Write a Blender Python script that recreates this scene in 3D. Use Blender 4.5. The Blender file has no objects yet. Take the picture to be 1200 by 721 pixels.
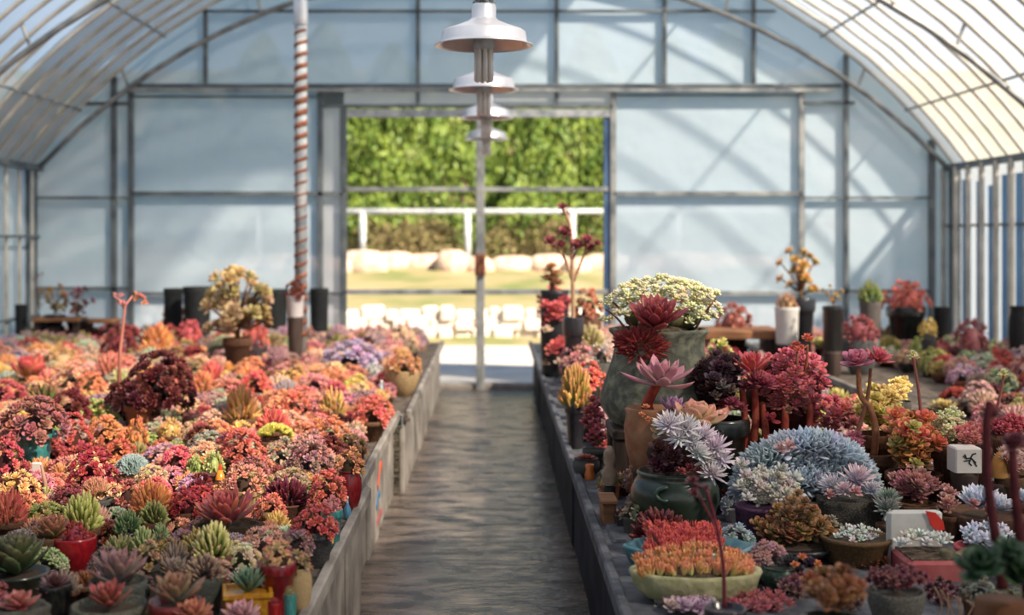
import bpy, math, random
import numpy as np
from mathutils import Matrix, Vector, Euler

# ------------------------------------------------------------------ camera, sky, sun, exposure
F, CX, CY, CAMZ, BZ = 1538.6, 578.0, 277.0, 1.45, 0.45      # focal length in px, vanishing point, eye height, bench height
scene = bpy.context.scene
col = scene.collection
cam_d = bpy.data.cameras.new('camera'); cam = bpy.data.objects.new('camera', cam_d); col.objects.link(cam)
cam.location = (0, 0, CAMZ); cam.rotation_euler = (math.pi/2, 0, 0)
cam_d.sensor_width = 36.0; cam_d.lens = 36.0*F/1200
cam_d.shift_x = (600-CX)/1200; cam_d.shift_y = -(360.5-CY)/1200
cam_d.dof.use_dof = True; cam_d.dof.focus_distance = 4.5; cam_d.dof.aperture_fstop = 1.9
cam_d.clip_start = 0.1; cam_d.clip_end = 400
scene.camera = cam
SUN_TRAVEL = Vector((-0.56, 0.48, -0.68)).normalized()
world = bpy.data.worlds.new('world'); scene.world = world; world.use_nodes = True
wn = world.node_tree.nodes; wl = world.node_tree.links
bg = wn['Background']; sky = wn.new('ShaderNodeTexSky'); sky.sky_type = 'NISHITA'; sky.sun_disc = False
sky.sun_elevation = math.asin(-SUN_TRAVEL.z)
sky.sun_rotation = math.atan2(-SUN_TRAVEL.x, -SUN_TRAVEL.y)
sky.air_density = 1.0; sky.dust_density = 0.25; sky.ozone_density = 1.5
wl.new(sky.outputs[0], bg.inputs[0]); bg.inputs[1].default_value = 0.20
sun_d = bpy.data.lights.new('sun', 'SUN'); sun = bpy.data.objects.new('sun', sun_d); col.objects.link(sun)
sun.rotation_euler = SUN_TRAVEL.to_track_quat('-Z', 'Y').to_euler(); sun.location = (10, -10, 12)
sun_d.energy = 17.0; sun_d.color = (1.0, 0.86, 0.69); sun_d.angle = math.radians(2.5)
vs = scene.view_settings; vs.view_transform = 'Standard'; vs.look = 'None'; vs.gamma = 1; vs.use_curve_mapping = False
vs.exposure = -0.06
scene.cycles.use_denoising = True
scene.cycles.max_bounces = 8; scene.cycles.transparent_max_bounces = 12
scene.cycles.sample_clamp_indirect = 6
rnd = random.Random(7)

# ------------------------------------------------------------------ helpers
def lin(c):
    return tuple(((v/255)/12.92 if v/255 <= .04045 else ((v/255+.055)/1.055)**2.4) for v in c) + (1.0,)
def D(d): return d*0.72
def X(px, d): return (px-CX)*d/F
def Z(py, d): return CAMZ-(py-CY)*d/F
def tag(o, label=None, cat=None, group=None, kind=None):
    if label: o['label'] = label
    if cat: o['category'] = cat
    if group: o['group'] = group
    if kind: o['kind'] = kind
    return o
def empty(name, loc, rz=0):
    o = bpy.data.objects.new(name, None); col.objects.link(o); o.location = loc; o.rotation_euler = (0, 0, rz)
    o.empty_display_size = .05
    return o
def put(name, mesh, parent=None, loc=(0, 0, 0), rot=(0, 0, 0), sc=(1, 1, 1), c=None, c2=None, matrix=None):
    o = bpy.data.objects.new(name, mesh); col.objects.link(o)
    if parent is not None: o.parent = parent
    if matrix is not None: o.matrix_basis = matrix
    else:
        o.location = loc; o.rotation_euler = rot; o.scale = sc if hasattr(sc, '__len__') else (sc, sc, sc)
    if c is not None:
        o.color = lin(c); o['tip_colour'] = list(lin(c2 if c2 is not None else c)[:3])
    return o

# ------------------------------------------------------------------ materials
def mat(name):
    m = bpy.data.materials.new(name); m.use_nodes = True
    n = m.node_tree.nodes; l = m.node_tree.links
    return m, n, l, n['Principled BSDF']
def noise_mat(name, ca, cb, scale=8, rough=.7, metal=0, bump=0, detail=4, stretch=None, spec=.4, bump_scale=None, lo=.35, hi=.65):
    m, n, l, p = mat(name)
    tc = n.new('ShaderNodeTexCoord'); mp = n.new('ShaderNodeMapping')
    if stretch: mp.inputs['Scale'].default_value = stretch
    l.new(tc.outputs['Object'], mp.inputs[0])
    nz = n.new('ShaderNodeTexNoise'); nz.inputs['Scale'].default_value = scale; nz.inputs['Detail'].default_value = detail
    l.new(mp.outputs[0], nz.inputs['Vector'])
    r = n.new('ShaderNodeValToRGB'); r.color_ramp.elements[0].color = lin(ca); r.color_ramp.elements[1].color = lin(cb)
    r.color_ramp.elements[0].position = lo; r.color_ramp.elements[1].position = hi
    l.new(nz.outputs[0], r.inputs[0]); l.new(r.outputs[0], p.inputs['Base Color'])
    p.inputs['Roughness'].default_value = rough; p.inputs['Metallic'].default_value = metal
    p.inputs['Specular IOR Level'].default_value = spec
    if bump:
        nb = n.new('ShaderNodeTexNoise'); nb.inputs['Scale'].default_value = bump_scale or scale*3; nb.inputs['Detail'].default_value = 4
        l.new(mp.outputs[0], nb.inputs['Vector'])
        b = n.new('ShaderNodeBump'); b.inputs['Strength'].default_value = bump; b.inputs['Distance'].default_value = .02
        l.new(nb.outputs[0], b.inputs['Height']); l.new(b.outputs[0], p.inputs['Normal'])
    return m
def object_mat(name, rough, spec=.5, var=.25, nscale=14, bump=0, coat=0):
    """colour comes from the object's own colour, mottled by noise"""
    m, n, l, p = mat(name)
    oi = n.new('ShaderNodeObjectInfo'); tc = n.new('ShaderNodeTexCoord')
    nz = n.new('ShaderNodeTexNoise'); nz.inputs['Scale'].default_value = nscale; nz.inputs['Detail'].default_value = 5
    l.new(tc.outputs['Object'], nz.inputs['Vector'])
    at = n.new('ShaderNodeAttribute'); at.attribute_type = 'OBJECT'; at.attribute_name = 'tip_colour'
    r = n.new('ShaderNodeMapRange'); r.inputs[1].default_value = .42; r.inputs[2].default_value = .68
    l.new(nz.outputs[0], r.inputs[0])
    mx = n.new('ShaderNodeMix'); mx.data_type = 'RGBA'
    l.new(r.outputs[0], mx.inputs[0]); l.new(oi.outputs['Color'], mx.inputs[6]); l.new(at.outputs['Color'], mx.inputs[7])
    l.new(mx.outputs[2], p.inputs['Base Color'])
    p.inputs['Roughness'].default_value = rough; p.inputs['Specular IOR Level'].default_value = spec
    p.inputs['Coat Weight'].default_value = coat; p.inputs['Coat Roughness'].default_value = .12
    if bump:
        b = n.new('ShaderNodeBump'); b.inputs['Strength'].default_value = bump; b.inputs['Distance'].default_value = .01
        l.new(nz.outputs[0], b.inputs['Height']); l.new(b.outputs[0], p.inputs['Normal'])
    return m
def succulent_mat():
    """leaf base colour = object colour, tip colour = the object's tip_colour, blended along each leaf"""
    m, n, l, p = mat('succulent_leaf')
    oi = n.new('ShaderNodeObjectInfo')
    at = n.new('ShaderNodeAttribute'); at.attribute_type = 'OBJECT'; at.attribute_name = 'tip_colour'
    t = n.new('ShaderNodeAttribute'); t.attribute_name = 't'
    v = n.new('ShaderNodeAttribute'); v.attribute_name = 'v'
    mr = n.new('ShaderNodeMapRange'); mr.interpolation_type = 'SMOOTHSTEP'; mr.inputs[1].default_value = .3; mr.inputs[2].default_value = .95
    l.new(t.outputs['Fac'], mr.inputs[0])
    mx = n.new('ShaderNodeMix'); mx.data_type = 'RGBA'
    l.new(mr.outputs[0], mx.inputs[0]); l.new(oi.outputs['Color'], mx.inputs[6]); l.new(at.outputs['Color'], mx.inputs[7])
    hs = n.new('ShaderNodeHueSaturation'); hs.inputs['Saturation'].default_value = .9
    vr = n.new('ShaderNodeMapRange'); vr.inputs[3].default_value = .78; vr.inputs[4].default_value = 1.2
    l.new(v.outputs['Fac'], vr.inputs[0]); l.new(vr.outputs[0], hs.inputs['Value'])
    hr = n.new('ShaderNodeMapRange'); hr.inputs[3].default_value = .485; hr.inputs[4].default_value = .515
    l.new(v.outputs['Fac'], hr.inputs[0]); l.new(hr.outputs[0], hs.inputs['Hue'])
    l.new(mx.outputs[2], hs.inputs['Color']); l.new(hs.outputs[0], p.inputs['Base Color'])
    p.inputs['Roughness'].default_value = .42; p.inputs['Specular IOR Level'].default_value = .35
    p.inputs['Subsurface Weight'].default_value = .0
    return m
def film_mat(name, transp, c_in, c_tr, bump=.15, refl=.5):
    m, n, l, p = mat(name); n.remove(p)
    out = n['Material Output']
    tr = n.new('ShaderNodeBsdfTransparent'); tr.inputs[0].default_value = (.96, .98, 1, 1)
    tl = n.new('ShaderNodeBsdfTranslucent'); tl.inputs[0].default_value = lin(c_tr)
    df = n.new('ShaderNodeBsdfDiffuse'); df.inputs[0].default_value = lin(c_in)
    nz = n.new('ShaderNodeTexNoise'); nz.inputs['Scale'].default_value = 1.6; nz.inputs['Detail'].default_value = 3
    tc = n.new('ShaderNodeTexCoord'); l.new(tc.outputs['Object'], nz.inputs['Vector'])
    b = n.new('ShaderNodeBump'); b.inputs['Strength'].default_value = bump; b.inputs['Distance'].default_value = .1
    l.new(nz.outputs[0], b.inputs['Height']); l.new(b.outputs[0], df.inputs['Normal']); l.new(b.outputs[0], tl.inputs['Normal'])
    m1 = n.new('ShaderNodeMixShader'); m1.inputs[0].default_value = refl
    l.new(tl.outputs[0], m1.inputs[1]); l.new(df.outputs[0], m1.inputs[2])
    m2 = n.new('ShaderNodeMixShader'); m2.inputs[0].default_value = transp
    l.new(m1.outputs[0], m2.inputs[1]); l.new(tr.outputs[0], m2.inputs[2]); l.new(m2.outputs[0], out.inputs[0])
    return m
M = dict(
    leaf=succulent_mat(),
    clay=object_mat('fired_clay', .75, .3, bump=.25),
    glaze=object_mat('glazed_pottery', .28, .5, nscale=5, coat=.35),
    rough=object_mat('weathered_stoneware', .9, .2, nscale=26, bump=1.0),
    soil=noise_mat('gritty_soil', (52, 40, 32), (110, 92, 76), 60, .95, bump=.6),
    stem=object_mat('plant_stem', .75, .25, nscale=30, bump=.3),
    roof_film=film_mat('roof_film', .44, (196, 200, 204), (196, 196, 196)),
    left_film=film_mat('dimming_roof_film', .20, (206, 218, 230), (206, 220, 236)),
    wall_film=film_mat('end_wall_film', .06, (214, 230, 240), (104, 152, 186), .3, .68),
    shading_film=film_mat('added_shading_film', .06, (190, 200, 208), (120, 130, 140)),
    added_net=film_mat('added_shade_net', .12, (70, 74, 78), (60, 64, 68)),
    white_film=film_mat('white_film', .08, (226, 228, 232), (170, 180, 190)),
    blue_sheet=noise_mat('blue_sheet', (86, 140, 190), (110, 165, 212), 3, .5),
    pipe=noise_mat('galvanised_pipe', (120, 124, 126), (176, 176, 172), 6, .45, metal=.35),
    dark_pipe=noise_mat('dull_frame_steel', (84, 92, 98), (118, 124, 126), 5, .55, metal=.2),
    hoop=noise_mat('pale_hoop_pipe', (176, 172, 162), (214, 208, 196), 5, .5, metal=.1),
    alu=noise_mat('spun_aluminium', (196, 198, 204), (222, 222, 226), 4, .32, metal=.75),
    tube_glass=noise_mat('lamp_tube_glass', (222, 214, 204), (236, 230, 222), 3, .3),
    rust=noise_mat('rust', (104, 62, 46), (146, 92, 68), 24, .8),
    whitepaint=noise_mat('chalky_white_paint', (142, 148, 154), (190, 192, 192), 12, .65),
    concrete=noise_mat('bench_concrete', (112, 106, 100), (160, 152, 143), 5, .85, bump=.25, stretch=(1, 1, 1)),
    benchtop=noise_mat('bench_top_cement', (58, 50, 44), (112, 100, 88), 16, .85, bump=.3),
    darkbench=noise_mat('dark_bench_board', (26, 29, 36), (46, 50, 58), 4, .8, bump=.2, spec=.12),
    darktop=noise_mat('dark_bench_top', (62, 64, 70), (98, 100, 106), 12, .75, bump=.2),
    wood=noise_mat('brown_board', (106, 70, 46), (150, 104, 70), 5, .75, stretch=(1, 8, 8)),
    darkwood=noise_mat('dark_stained_wood', (44, 34, 30), (74, 56, 48), 5, .65, stretch=(8, 8, 1)),
    black=noise_mat('black_plastic', (22, 24, 26), (40, 42, 44), 5, .45),
    jamb=noise_mat('blue_jamb_film', (60, 88, 124), (84, 112, 146), 3, .5),
    grass=noise_mat('bank_grass', (98, 108, 58), (152, 134, 100), .9, .95, bump=.5),
    apron=noise_mat('pale_concrete_apron', (168, 164, 158), (198, 190, 180), 1.5, .9),
    rock=noise_mat('pinkish_boulder', (176, 148, 128), (216, 192, 170), 3, .9, bump=.5),
    palestone=noise_mat('pale_wall_stone', (196, 182, 168), (222, 208, 196), 4, .9, bump=.4),
    hedge=noise_mat('shrub_leaf', (70, 98, 30), (122, 138, 54), 3.5, .6),
    hedge_dry=noise_mat('dry_scrub', (104, 100, 56), (138, 120, 84), 4, .8),
)
# ------------------------------------------------------------------ mesh builder
class MB:
    def __init__(s): s.v = []; s.f = []; s.t = []; s.r = []; s.n = 0
    def add(s, verts, faces, t=None, v=.5):
        verts = np.asarray(verts, float); k = len(verts)
        s.v.append(verts); n = s.n
        s.f.extend([tuple(i+n for i in f) for f in faces])
        s.t.append(np.zeros(k) if t is None else np.asarray(t, float)); s.r.append(np.full(k, v)); s.n += k
    def box(s, a, b):
        (x0, y0, z0), (x1, y1, z1) = a, b
        s.add([(x0, y0, z0), (x1, y0, z0), (x1, y1, z0), (x0, y1, z0), (x0, y0, z1), (x1, y0, z1), (x1, y1, z1), (x0, y1, z1)],
              [(3, 2, 1, 0), (4, 5, 6, 7), (0, 1, 5, 4), (1, 2, 6, 5), (2, 3, 7, 6), (3, 0, 4, 7)])
    def bbox(s, a, b, bv=.008):
        """box with chamfered upper edges and uprights"""
        (x0, y0, z0), (x1, y1, z1) = a, b; q = bv
        ring = lambda i, z: [(x0+i+q, y0+i, z), (x1-i-q, y0+i, z), (x1-i, y0+i+q, z), (x1-i, y1-i-q, z), (x1-i-q, y1-i, z), (x0+i+q, y1-i, z), (x0+i, y1-i-q, z), (x0+i, y0+i+q, z)]
        rs = [ring(0, z0), ring(0, z1-q), ring(q, z1)]
        v = sum(rs, []); f = [tuple(reversed(range(8))), tuple(range(16, 24))]
        for j in range(2):
            for i in range(8): f.append((j*8+i, j*8+(i+1) % 8, (j+1)*8+(i+1) % 8, (j+1)*8+i))
        s.add(v, f)
    def tube(s, pts, rad, k=8, cap=True, t=None):
        pts = [Vector(p) for p in pts]; n = len(pts)
        rad = rad if hasattr(rad, '__len__') else [rad]*n
        up = Vector((0, 0, 1)); V = []; prev = None
        for i, p in enumerate(pts):
            d = (pts[min(i+1, n-1)]-pts[max(i-1, 0)]).normalized()
            a = prev if prev is not None else (up if abs(d.z) < .9 else Vector((1, 0, 0)))
            u = d.cross(a).normalized(); w = u.cross(d).normalized(); prev = w
            for j in range(k):
                q = 2*math.pi*j/k; V.append(p+(u*math.cos(q)+w*math.sin(q))*rad[i])
        f = []
        for i in range(n-1):
            for j in range(k): f.append((i*k+j, (i+1)*k+j, (i+1)*k+(j+1) % k, i*k+(j+1) % k))
        if cap: f.append(tuple(range(k))); f.append(tuple(reversed(range((n-1)*k, n*k))))
        s.add([tuple(v) for v in V], f, None if t is None else np.repeat(t, k))
    def lathe(s, prof, k=24, centre=(0, 0, 0), wob=None, squash=1.0):
        V = []
        for i, (r, z) in enumerate(prof):
            for j in range(k):
                q = 2*math.pi*j/k; rr = r*(1+(wob(q, z) if wob else 0))
                V.append((centre[0]+rr*math.cos(q), centre[1]+rr*squash*math.sin(q), centre[2]+z))
        f = []
        for i in range(len(prof)-1):
            for j in range(k): f.append((i*k+j, i*k+(j+1) % k, (i+1)*k+(j+1) % k, (i+1)*k+j))
        s.add(V, f)
    def mesh(s, name, m, smooth=True, attrs=False):
        me = bpy.data.meshes.new(name)
        me.from_pydata(np.concatenate(s.v).tolist(), [], s.f)
        if attrs:
            a = me.attributes.new('t', 'FLOAT', 'POINT'); a.data.foreach_set('value', np.concatenate(s.t))
            a = me.attributes.new('v', 'FLOAT', 'POINT'); a.data.foreach_set('value', np.concatenate(s.r))
        if smooth: me.polygons.foreach_set('use_smooth', [True]*len(me.polygons))
        me.materials.append(m)
        return me
    def obj(s, name, m, parent=None, smooth=False, **k):
        return put(name, s.mesh(name, m, smooth), parent, **k)

# ------------------------------------------------------------------ leaves and rosettes (unit sized, shared)
STY = {  # stations, half-width profile, thickness ratio
    'point': ([0, .3, .6, .84, 1], [.42, .82, 1, .62, .0], .30),
    'spoon': ([0, .35, .7, .9, 1], [.32, .6, 1, .72, .0], .26),
    'finger': ([0, .3, .65, .88, 1], [.7, 1, .95, .62, .0], .85),
    'bead': ([0, .25, .6, .87, 1], [.5, .92, 1, .66, .0], .92),
    'broad': ([0, .3, .62, .88, 1], [.45, .85, 1, .66, .0], .22),
    'blade': ([0, .3, .6, .85, 1], [.75, 1, .8, .42, .0], .34),
}
def leaf_arr(style, L, W, curl=.5, K=6):
    st, pr, th = STY[style]
    V = []; T = []; F_ = []
    ang = -curl*.35; y = z = 0; last = 0
    circ = [(math.cos(2*math.pi*j/K), math.sin(2*math.pi*j/K)) for j in range(K)]
    for i, s in enumerate(st):
        ds = (s-last)*L; last = s
        y += ds*math.cos(ang); z += ds*math.sin(ang); ang += curl*ds/L
        if i == len(st)-1: V.append((0, y, z)); T.append(1); break
        w = pr[i]*W
        for cx, cz in circ:
            tz = cz*w*th*(1 if cz < 0 else .45)+abs(cx)*w*.16
            V.append((cx*w, y-tz*math.sin(ang), z+tz*math.cos(ang))); T.append(s+.12*abs(cx)*s)
    n = len(st)-1
    for i in range(n-1):
        for j in range(K): F_.append((i*K+j, (i+1)*K+j, (i+1)*K+(j+1) % K, i*K+(j+1) % K))
    for j in range(K): F_.append(((n-1)*K+j, n*K, (n-1)*K+(j+1) % K))
    return np.array(V), F_, np.array(T)
def spec(n, e_in, e_out, l_in, style, wf, curl=.5, seed=0, pw=1.0):
    """leaf placements of one rosette of radius ~1: (azimuth, elevation, length, half width, radius, height)"""
    r = random.Random(seed); out = []
    for i in range(n):
        u = ((i+.5)/n)**pw
        az = i*2.39996+r.uniform(-.08, .08); e = math.radians(e_in+(e_out-e_in)*u+r.uniform(-4, 4))
        L = (l_in+(1-l_in)*u**.8)*r.uniform(.92, 1.06)
        out.append((az, e, L, wf*(.55+.45*u), .04*u, .22*(1-u)))
    return out, style, curl
ROS = {
    'open':  (34, 80, 12, .42, 'point', .20, .55),
    'upright': (36, 84, 32, .55, 'point', .17, .45),
    'spike': (44, 86, 38, .7, 'blade', .115, .30),
    'broad': (18, 78, 14, .5, 'broad', .34, .5),
    'thin':  (54, 84, 6, .5, 'blade', .115, .4),
    'tight': (26, 82, 16, .35, 'spoon', .24, .6),
    'star':  (11, 75, 18, .55, 'point', .25, .4),
    'bead':  (13, 82, 8, .6, 'bead', .27, .3),
    'small': (16, 80, 12, .45, 'point', .26, .5),
    'spoons': (16, 80, 14, .45, 'spoon', .30, .5),
    'fing':  (20, 85, 22, .7, 'finger', .12, .3),
    'artichoke': (60, 86, 36, .72, 'point', .19, .40),
    'bud': (14, 89, 62, .8, 'point', .17, .12),
    'paddle': (9, 80, 36, .7, 'spoon', .36, .3),
    'puff':  (60, 88, -12, .62, 'blade', .085, .2),
}
CACHE = {}
def rosette_into(mb, kind, M4, K=6, seed=0, n=None):
    a = list(ROS[kind]); a[0] = n or a[0]
    sp, style, curl = spec(*a, seed=seed)
    r = random.Random(seed+99)
    for az, e, L, w, r0, z0 in sp:
        v, f, t = leaf_arr(style, L, w, curl, K)
        m = M4 @ Matrix.Rotation(az, 4, 'Z') @ Matrix.Translation((0, r0, z0)) @ Matrix.Rotation(e, 4, 'X')
        A = np.array(m); mb.add(v @ A[:3, :3].T + A[:3, 3], f, t, r.random())
def ros_mesh(kind, var=0):
    k = ('ros', kind, var)
    if k not in CACHE:
        mb = MB(); rosette_into(mb, kind, Matrix.Identity(4), 6 if ROS[kind][0] < 30 else 5, var*13+1)
        CACHE[k] = mb.mesh('rosette_'+kind, M['leaf'], attrs=True)
    return CACHE[k]
def leaf_mesh(style, wf, curl, var):
    k = ('leaf', style, round(wf, 2), round(curl, 1), var)
    if k not in CACHE:
        mb = MB(); v, f, t = leaf_arr(style, 1.0, wf, curl*(.85+.3*var/2), 8); mb.add(v, f, t, [.25, .5, .8][var])
        CACHE[k] = mb.mesh('leaf_'+style, M['leaf'], attrs=True)
    return CACHE[k]
def dome_pts(m, seed, lo=-.1, ecc=1.0):
    r = random.Random(seed); out = []
    for i in range(m):
        z = 1-(i+.5)/m*(1-lo); a = i*2.39996+r.uniform(-.3, .3)
        rr = math.sqrt(max(0, 1-z*z)); k = r.uniform(.86, 1.06)
        out.append((Vector((rr*math.cos(a)*k, rr*math.sin(a)*k, max(0, z)*k)), Vector((rr*math.cos(a), rr*math.sin(a), z+.35)).normalized()))
    return out
def nrm_mat(p, nrm, s, spin=0):
    q = Vector(nrm).to_track_quat('Z', 'Y')
    return Matrix.Translation(p) @ q.to_matrix().to_4x4() @ Matrix.Rotation(spin, 4, 'Z') @ Matrix.Scale(s, 4)
def cluster_mesh(kind, m, var):
    """dome of radius 1, height 1, covered with m rosettes"""
    k = ('clu', kind, m, var)
    if k not in CACHE:
        mb = MB(); hs = 1.25/math.sqrt(m)
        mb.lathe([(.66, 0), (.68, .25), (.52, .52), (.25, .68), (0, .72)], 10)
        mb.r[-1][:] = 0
        for i, (p, n) in enumerate(dome_pts(m, var*31+m)):
            rosette_into(mb, kind, nrm_mat(p*(1-hs*.55), n, hs*1.2, i*1.7), 4, var*100+i, n=max(8, ROS[kind][0]*2//3))
        CACHE[k] = mb.mesh('cluster_'+kind, M['leaf'], attrs=True)
    return CACHE[k]
def finger_dome(m, var, style='finger', wf=.09, L=.55):
    k = ('fin', m, var, style)
    if k not in CACHE:
        mb = MB(); r = random.Random(var+5)
        for i, (p, n) in enumerate(dome_pts(m, var*7+3, lo=-.15)):
            v, f, t = leaf_arr(style, L*r.uniform(.85, 1.1), wf, .15, 5)
            n2 = (n+Vector((r.uniform(-.25, .25), r.uniform(-.25, .25), r.uniform(-.1, .25)))).normalized()
            A = np.array(nrm_mat(p*(1-L*.85), n2, 1, r.uniform(0, 6)) @ Matrix.Rotation(math.pi/2, 4, 'X'))
            mb.add(v @ A[:3, :3].T + A[:3, 3], f, t, r.random())
        CACHE[k] = mb.mesh('fingers', M['leaf'], attrs=True)
    return CACHE[k]
def crest_mesh(var, style='blade', wf=.05, L=.34, rows=5):
    """fan-shaped crested growth: leaves along winding ridges over a mound of radius 1, height 1"""
    k = ('cre', var, style)
    if k not in CACHE:
        mb = MB(); r = random.Random(var+55); ph = r.uniform(0, 6)
        for row in range(rows):
            for i in range(46):
                u = i/45*2-1; a = (row-(rows-1)/2)/rows*1.7+.22*math.sin(u*7+ph+row)
                x = u*.95; h = math.sqrt(max(0.02, 1-x*x)); y = h*math.sin(a); z = h*math.cos(a)
                n = Vector((x*.9, y, z*.9+.15)).normalized()
                for side in (-1, 0, 1):
                    n2 = (n+Vector((r.uniform(-.15, .15), side*.5, r.uniform(-.1, .1)))).normalized()
                    v, f, t = leaf_arr(style, L*r.uniform(.8, 1.1), wf, .3, 4)
                    A = np.array(nrm_mat(Vector((x, y, z))*(1-L*.8), n2, 1, r.uniform(0, 6)) @ Matrix.Rotation(math.pi/2, 4, 'X'))
                    mb.add(v @ A[:3, :3].T + A[:3, 3], f, t, r.random())
        CACHE[k] = mb.mesh('crest', M['leaf'], attrs=True)
    return CACHE[k]

# ------------------------------------------------------------------ pots, unit rim radius and unit height
POTS = {
    'taper': [(.62, 0), (.68, .02), (.9, .8), (1, .8), (1.02, .84), (1.02, .97), (.98, 1), (.88, 1), (.84, .9), (.0, .88)],
    'bowl': [(.45, 0), (.5, .03), (.78, .3), (.96, .68), (1.0, .94), (.98, 1), (.9, 1), (.86, .9), (0, .86)],
    'jar': [(.62, 0), (.7, .03), (1.02, .3), (1.16, .56), (1.12, .78), (.93, .92), (.92, .95), (1.0, .97), (1.0, 1), (.88, 1), (.84, .93), (0, .9)],
    'cyl': [(.86, 0), (.9, .03), (.98, .9), (1.02, .92), (1.02, 1), (.92, 1), (.9, .92), (0, .9)],
    'dish': [(.8, 0), (.86, .1), (.97, .8), (1.03, .86), (1.03, 1), (.94, 1), (.9, .8), (0, .75)],
}
def pot_mesh(kind, m):
    k = ('pot', kind, m)
    if k in CACHE: return CACHE[k]
    mb = MB()
    if kind == 'square':
        ring = lambda h, z: [(-h, -h, z), (h, -h, z), (h, h, z), (-h, h, z)]
        rs = [ring(.72, 0), ring(.78, .04), ring(.9, .86), ring(.98, .88), ring(.98, 1), ring(.84, 1), ring(.82, .9)]
        v = sum(rs, []); f = [(3, 2, 1, 0), (24, 25, 26, 27)]
        for i in range(6):
            for j in range(4): f.append((i*4+j, i*4+(j+1) % 4, (i+1)*4+(j+1) % 4, (i+1)*4+j))
        mb.add(v, f); CACHE[k] = mb.mesh('pot_square', M[m], smooth=False); return CACHE[k]
    if kind == 'log':
        w = lambda q, z: .10*math.sin(3*q+z*2)+.07*math.sin(7*q+3+z*5)+.03*math.sin(17*q+z*9)
        mb.lathe([(.9, 0), (.95, .1), (.92, .35), (1.0, .6), (.95, .85), (1.0, 1), (.85, .99), (.8, .9), (0, .88)], 40, wob=w)
    elif kind == 'scallop':
        w = lambda q, z: (.06*math.cos(9*q)*z)
        mb.lathe([(.7, 0), (.78, .05), (.95, .5), (1.03, .9), (1.06, 1), (.98, 1.02), (.88, .86), (0, .8)], 72, wob=w)
    elif kind == 'fluted':
        w = lambda q, z: .035*math.sin(z*22)
        mb.lathe([(.72*(.8+.28*z), z) for z in np.linspace(0, .9, 18)]+[(1, .92), (1.02, 1), (.9, 1), (.86, .92), (0, .9)], 32, wob=w)
    else: mb.lathe(POTS[kind], 28)
    CACHE[k] = mb.mesh('pot_'+kind, M[m]); return CACHE[k]
def soil_mesh():
    if 'soil' not in CACHE:
        mb = MB(); mb.lathe([(.9, 0), (.6, .06), (.25, .1), (.01, .11)], 16); CACHE['soil'] = mb.mesh('soil', M['soil'])
    return CACHE['soil']

PAL = {  # leaf base, leaf tip (the plants' own colours)
    'coral': ((206, 128, 96), (222, 78, 66)), 'orange': ((222, 150, 74), (226, 92, 42)), 'yellow': ((226, 188, 84), (238, 150, 66)),
    'lime': ((150, 168, 64), (216, 204, 100)), 'pink': ((214, 140, 128), (220, 78, 98)), 'dusty pink': ((190, 146, 128), (186, 96, 98)),
    'mauve': ((184, 156, 160), (158, 104, 126)), 'red': ((184, 66, 48), (166, 24, 34)), 'crimson': ((178, 50, 48), (178, 24, 44)),
    'maroon': ((88, 26, 28), (108, 28, 32)), 'sage': ((150, 164, 128), (186, 172, 130)), 'blue-grey': ((150, 172, 172), (186, 196, 196)),
    'peach': ((232, 186, 140), (230, 132, 98)), 'olive': ((138, 130, 66), (176, 120, 62)), 'white': ((206, 206, 196), (228, 216, 208)),
    'red-tipped grey-green': ((120, 122, 104), (150, 62, 58)), 'green': ((84, 122, 70), (124, 150, 92)), 'cream': ((214, 212, 150), (236, 226, 178)),
    'red-brown': ((128, 74, 58), (158, 62, 50)), 'grey-brown': ((128, 116, 100), (150, 116, 104)), 'pale green': ((140, 168, 110), (190, 204, 140)),
    'dark green': ((44, 74, 46), (78, 84, 48)), 'olive-red': ((112, 120, 60), (160, 82, 60)), 'lilac': ((176, 150, 178), (206, 170, 196)),
    'silver-blue': ((158, 176, 188), (188, 196, 208)), 'lilac-white': ((198, 190, 208), (226, 206, 214)), 'dark purple': ((44, 24, 34), (72, 34, 46)),
    'pale peach': ((222, 206, 160), (232, 168, 138)), 'scarlet': ((206, 60, 56), (206, 34, 48)), 'pink-grey': ((168, 150, 138), (196, 116, 112)),
    'gold': ((222, 186, 70), (240, 206, 96)), 'pale pink': ((220, 184, 172), (222, 140, 146)),
}
def soften(p):
    b, t = p; m = lambda u, v, k: tuple(x*(1-k)+y*k for x, y in zip(u, v))
    t2 = m(t, b, .30); up = lambda c, k: tuple(min(240, x+(255-x)*k) for x in c)
    return (up(b, .10), up(t2, .06)) if sum(b) > 330 else (b, t)
PAL = {k: soften(v) for k, v in PAL.items()}
POTC = {'brown': ((92, 62, 46), (120, 84, 62)), 'black': ((30, 30, 32), (48, 46, 46)), 'grey': ((92, 90, 88), (128, 124, 118)), 'terracotta': ((176, 104, 70), (196, 128, 92)),
        'tan': ((168, 134, 98), (190, 160, 122)), 'dark red': ((108, 22, 26), (136, 34, 34)), 'teal': ((48, 118, 120), (84, 152, 150)), 'white': ((206, 202, 196), (224, 220, 212)),
        'ochre': ((176, 122, 34), (206, 152, 56)), 'purple': ((96, 66, 92), (116, 84, 112)), 'dark green': ((30, 58, 46), (60, 88, 72)), 'red': ((150, 24, 32), (176, 40, 44)),
        'pink': ((196, 88, 92), (214, 112, 112)), 'bark brown': ((56, 42, 34), (104, 84, 68)), 'stone grey': ((88, 88, 80), (142, 138, 124)), 'cream': ((196, 188, 150), (160, 160, 118)),
        'blue': ((70, 110, 140), (110, 150, 176))}
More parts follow.
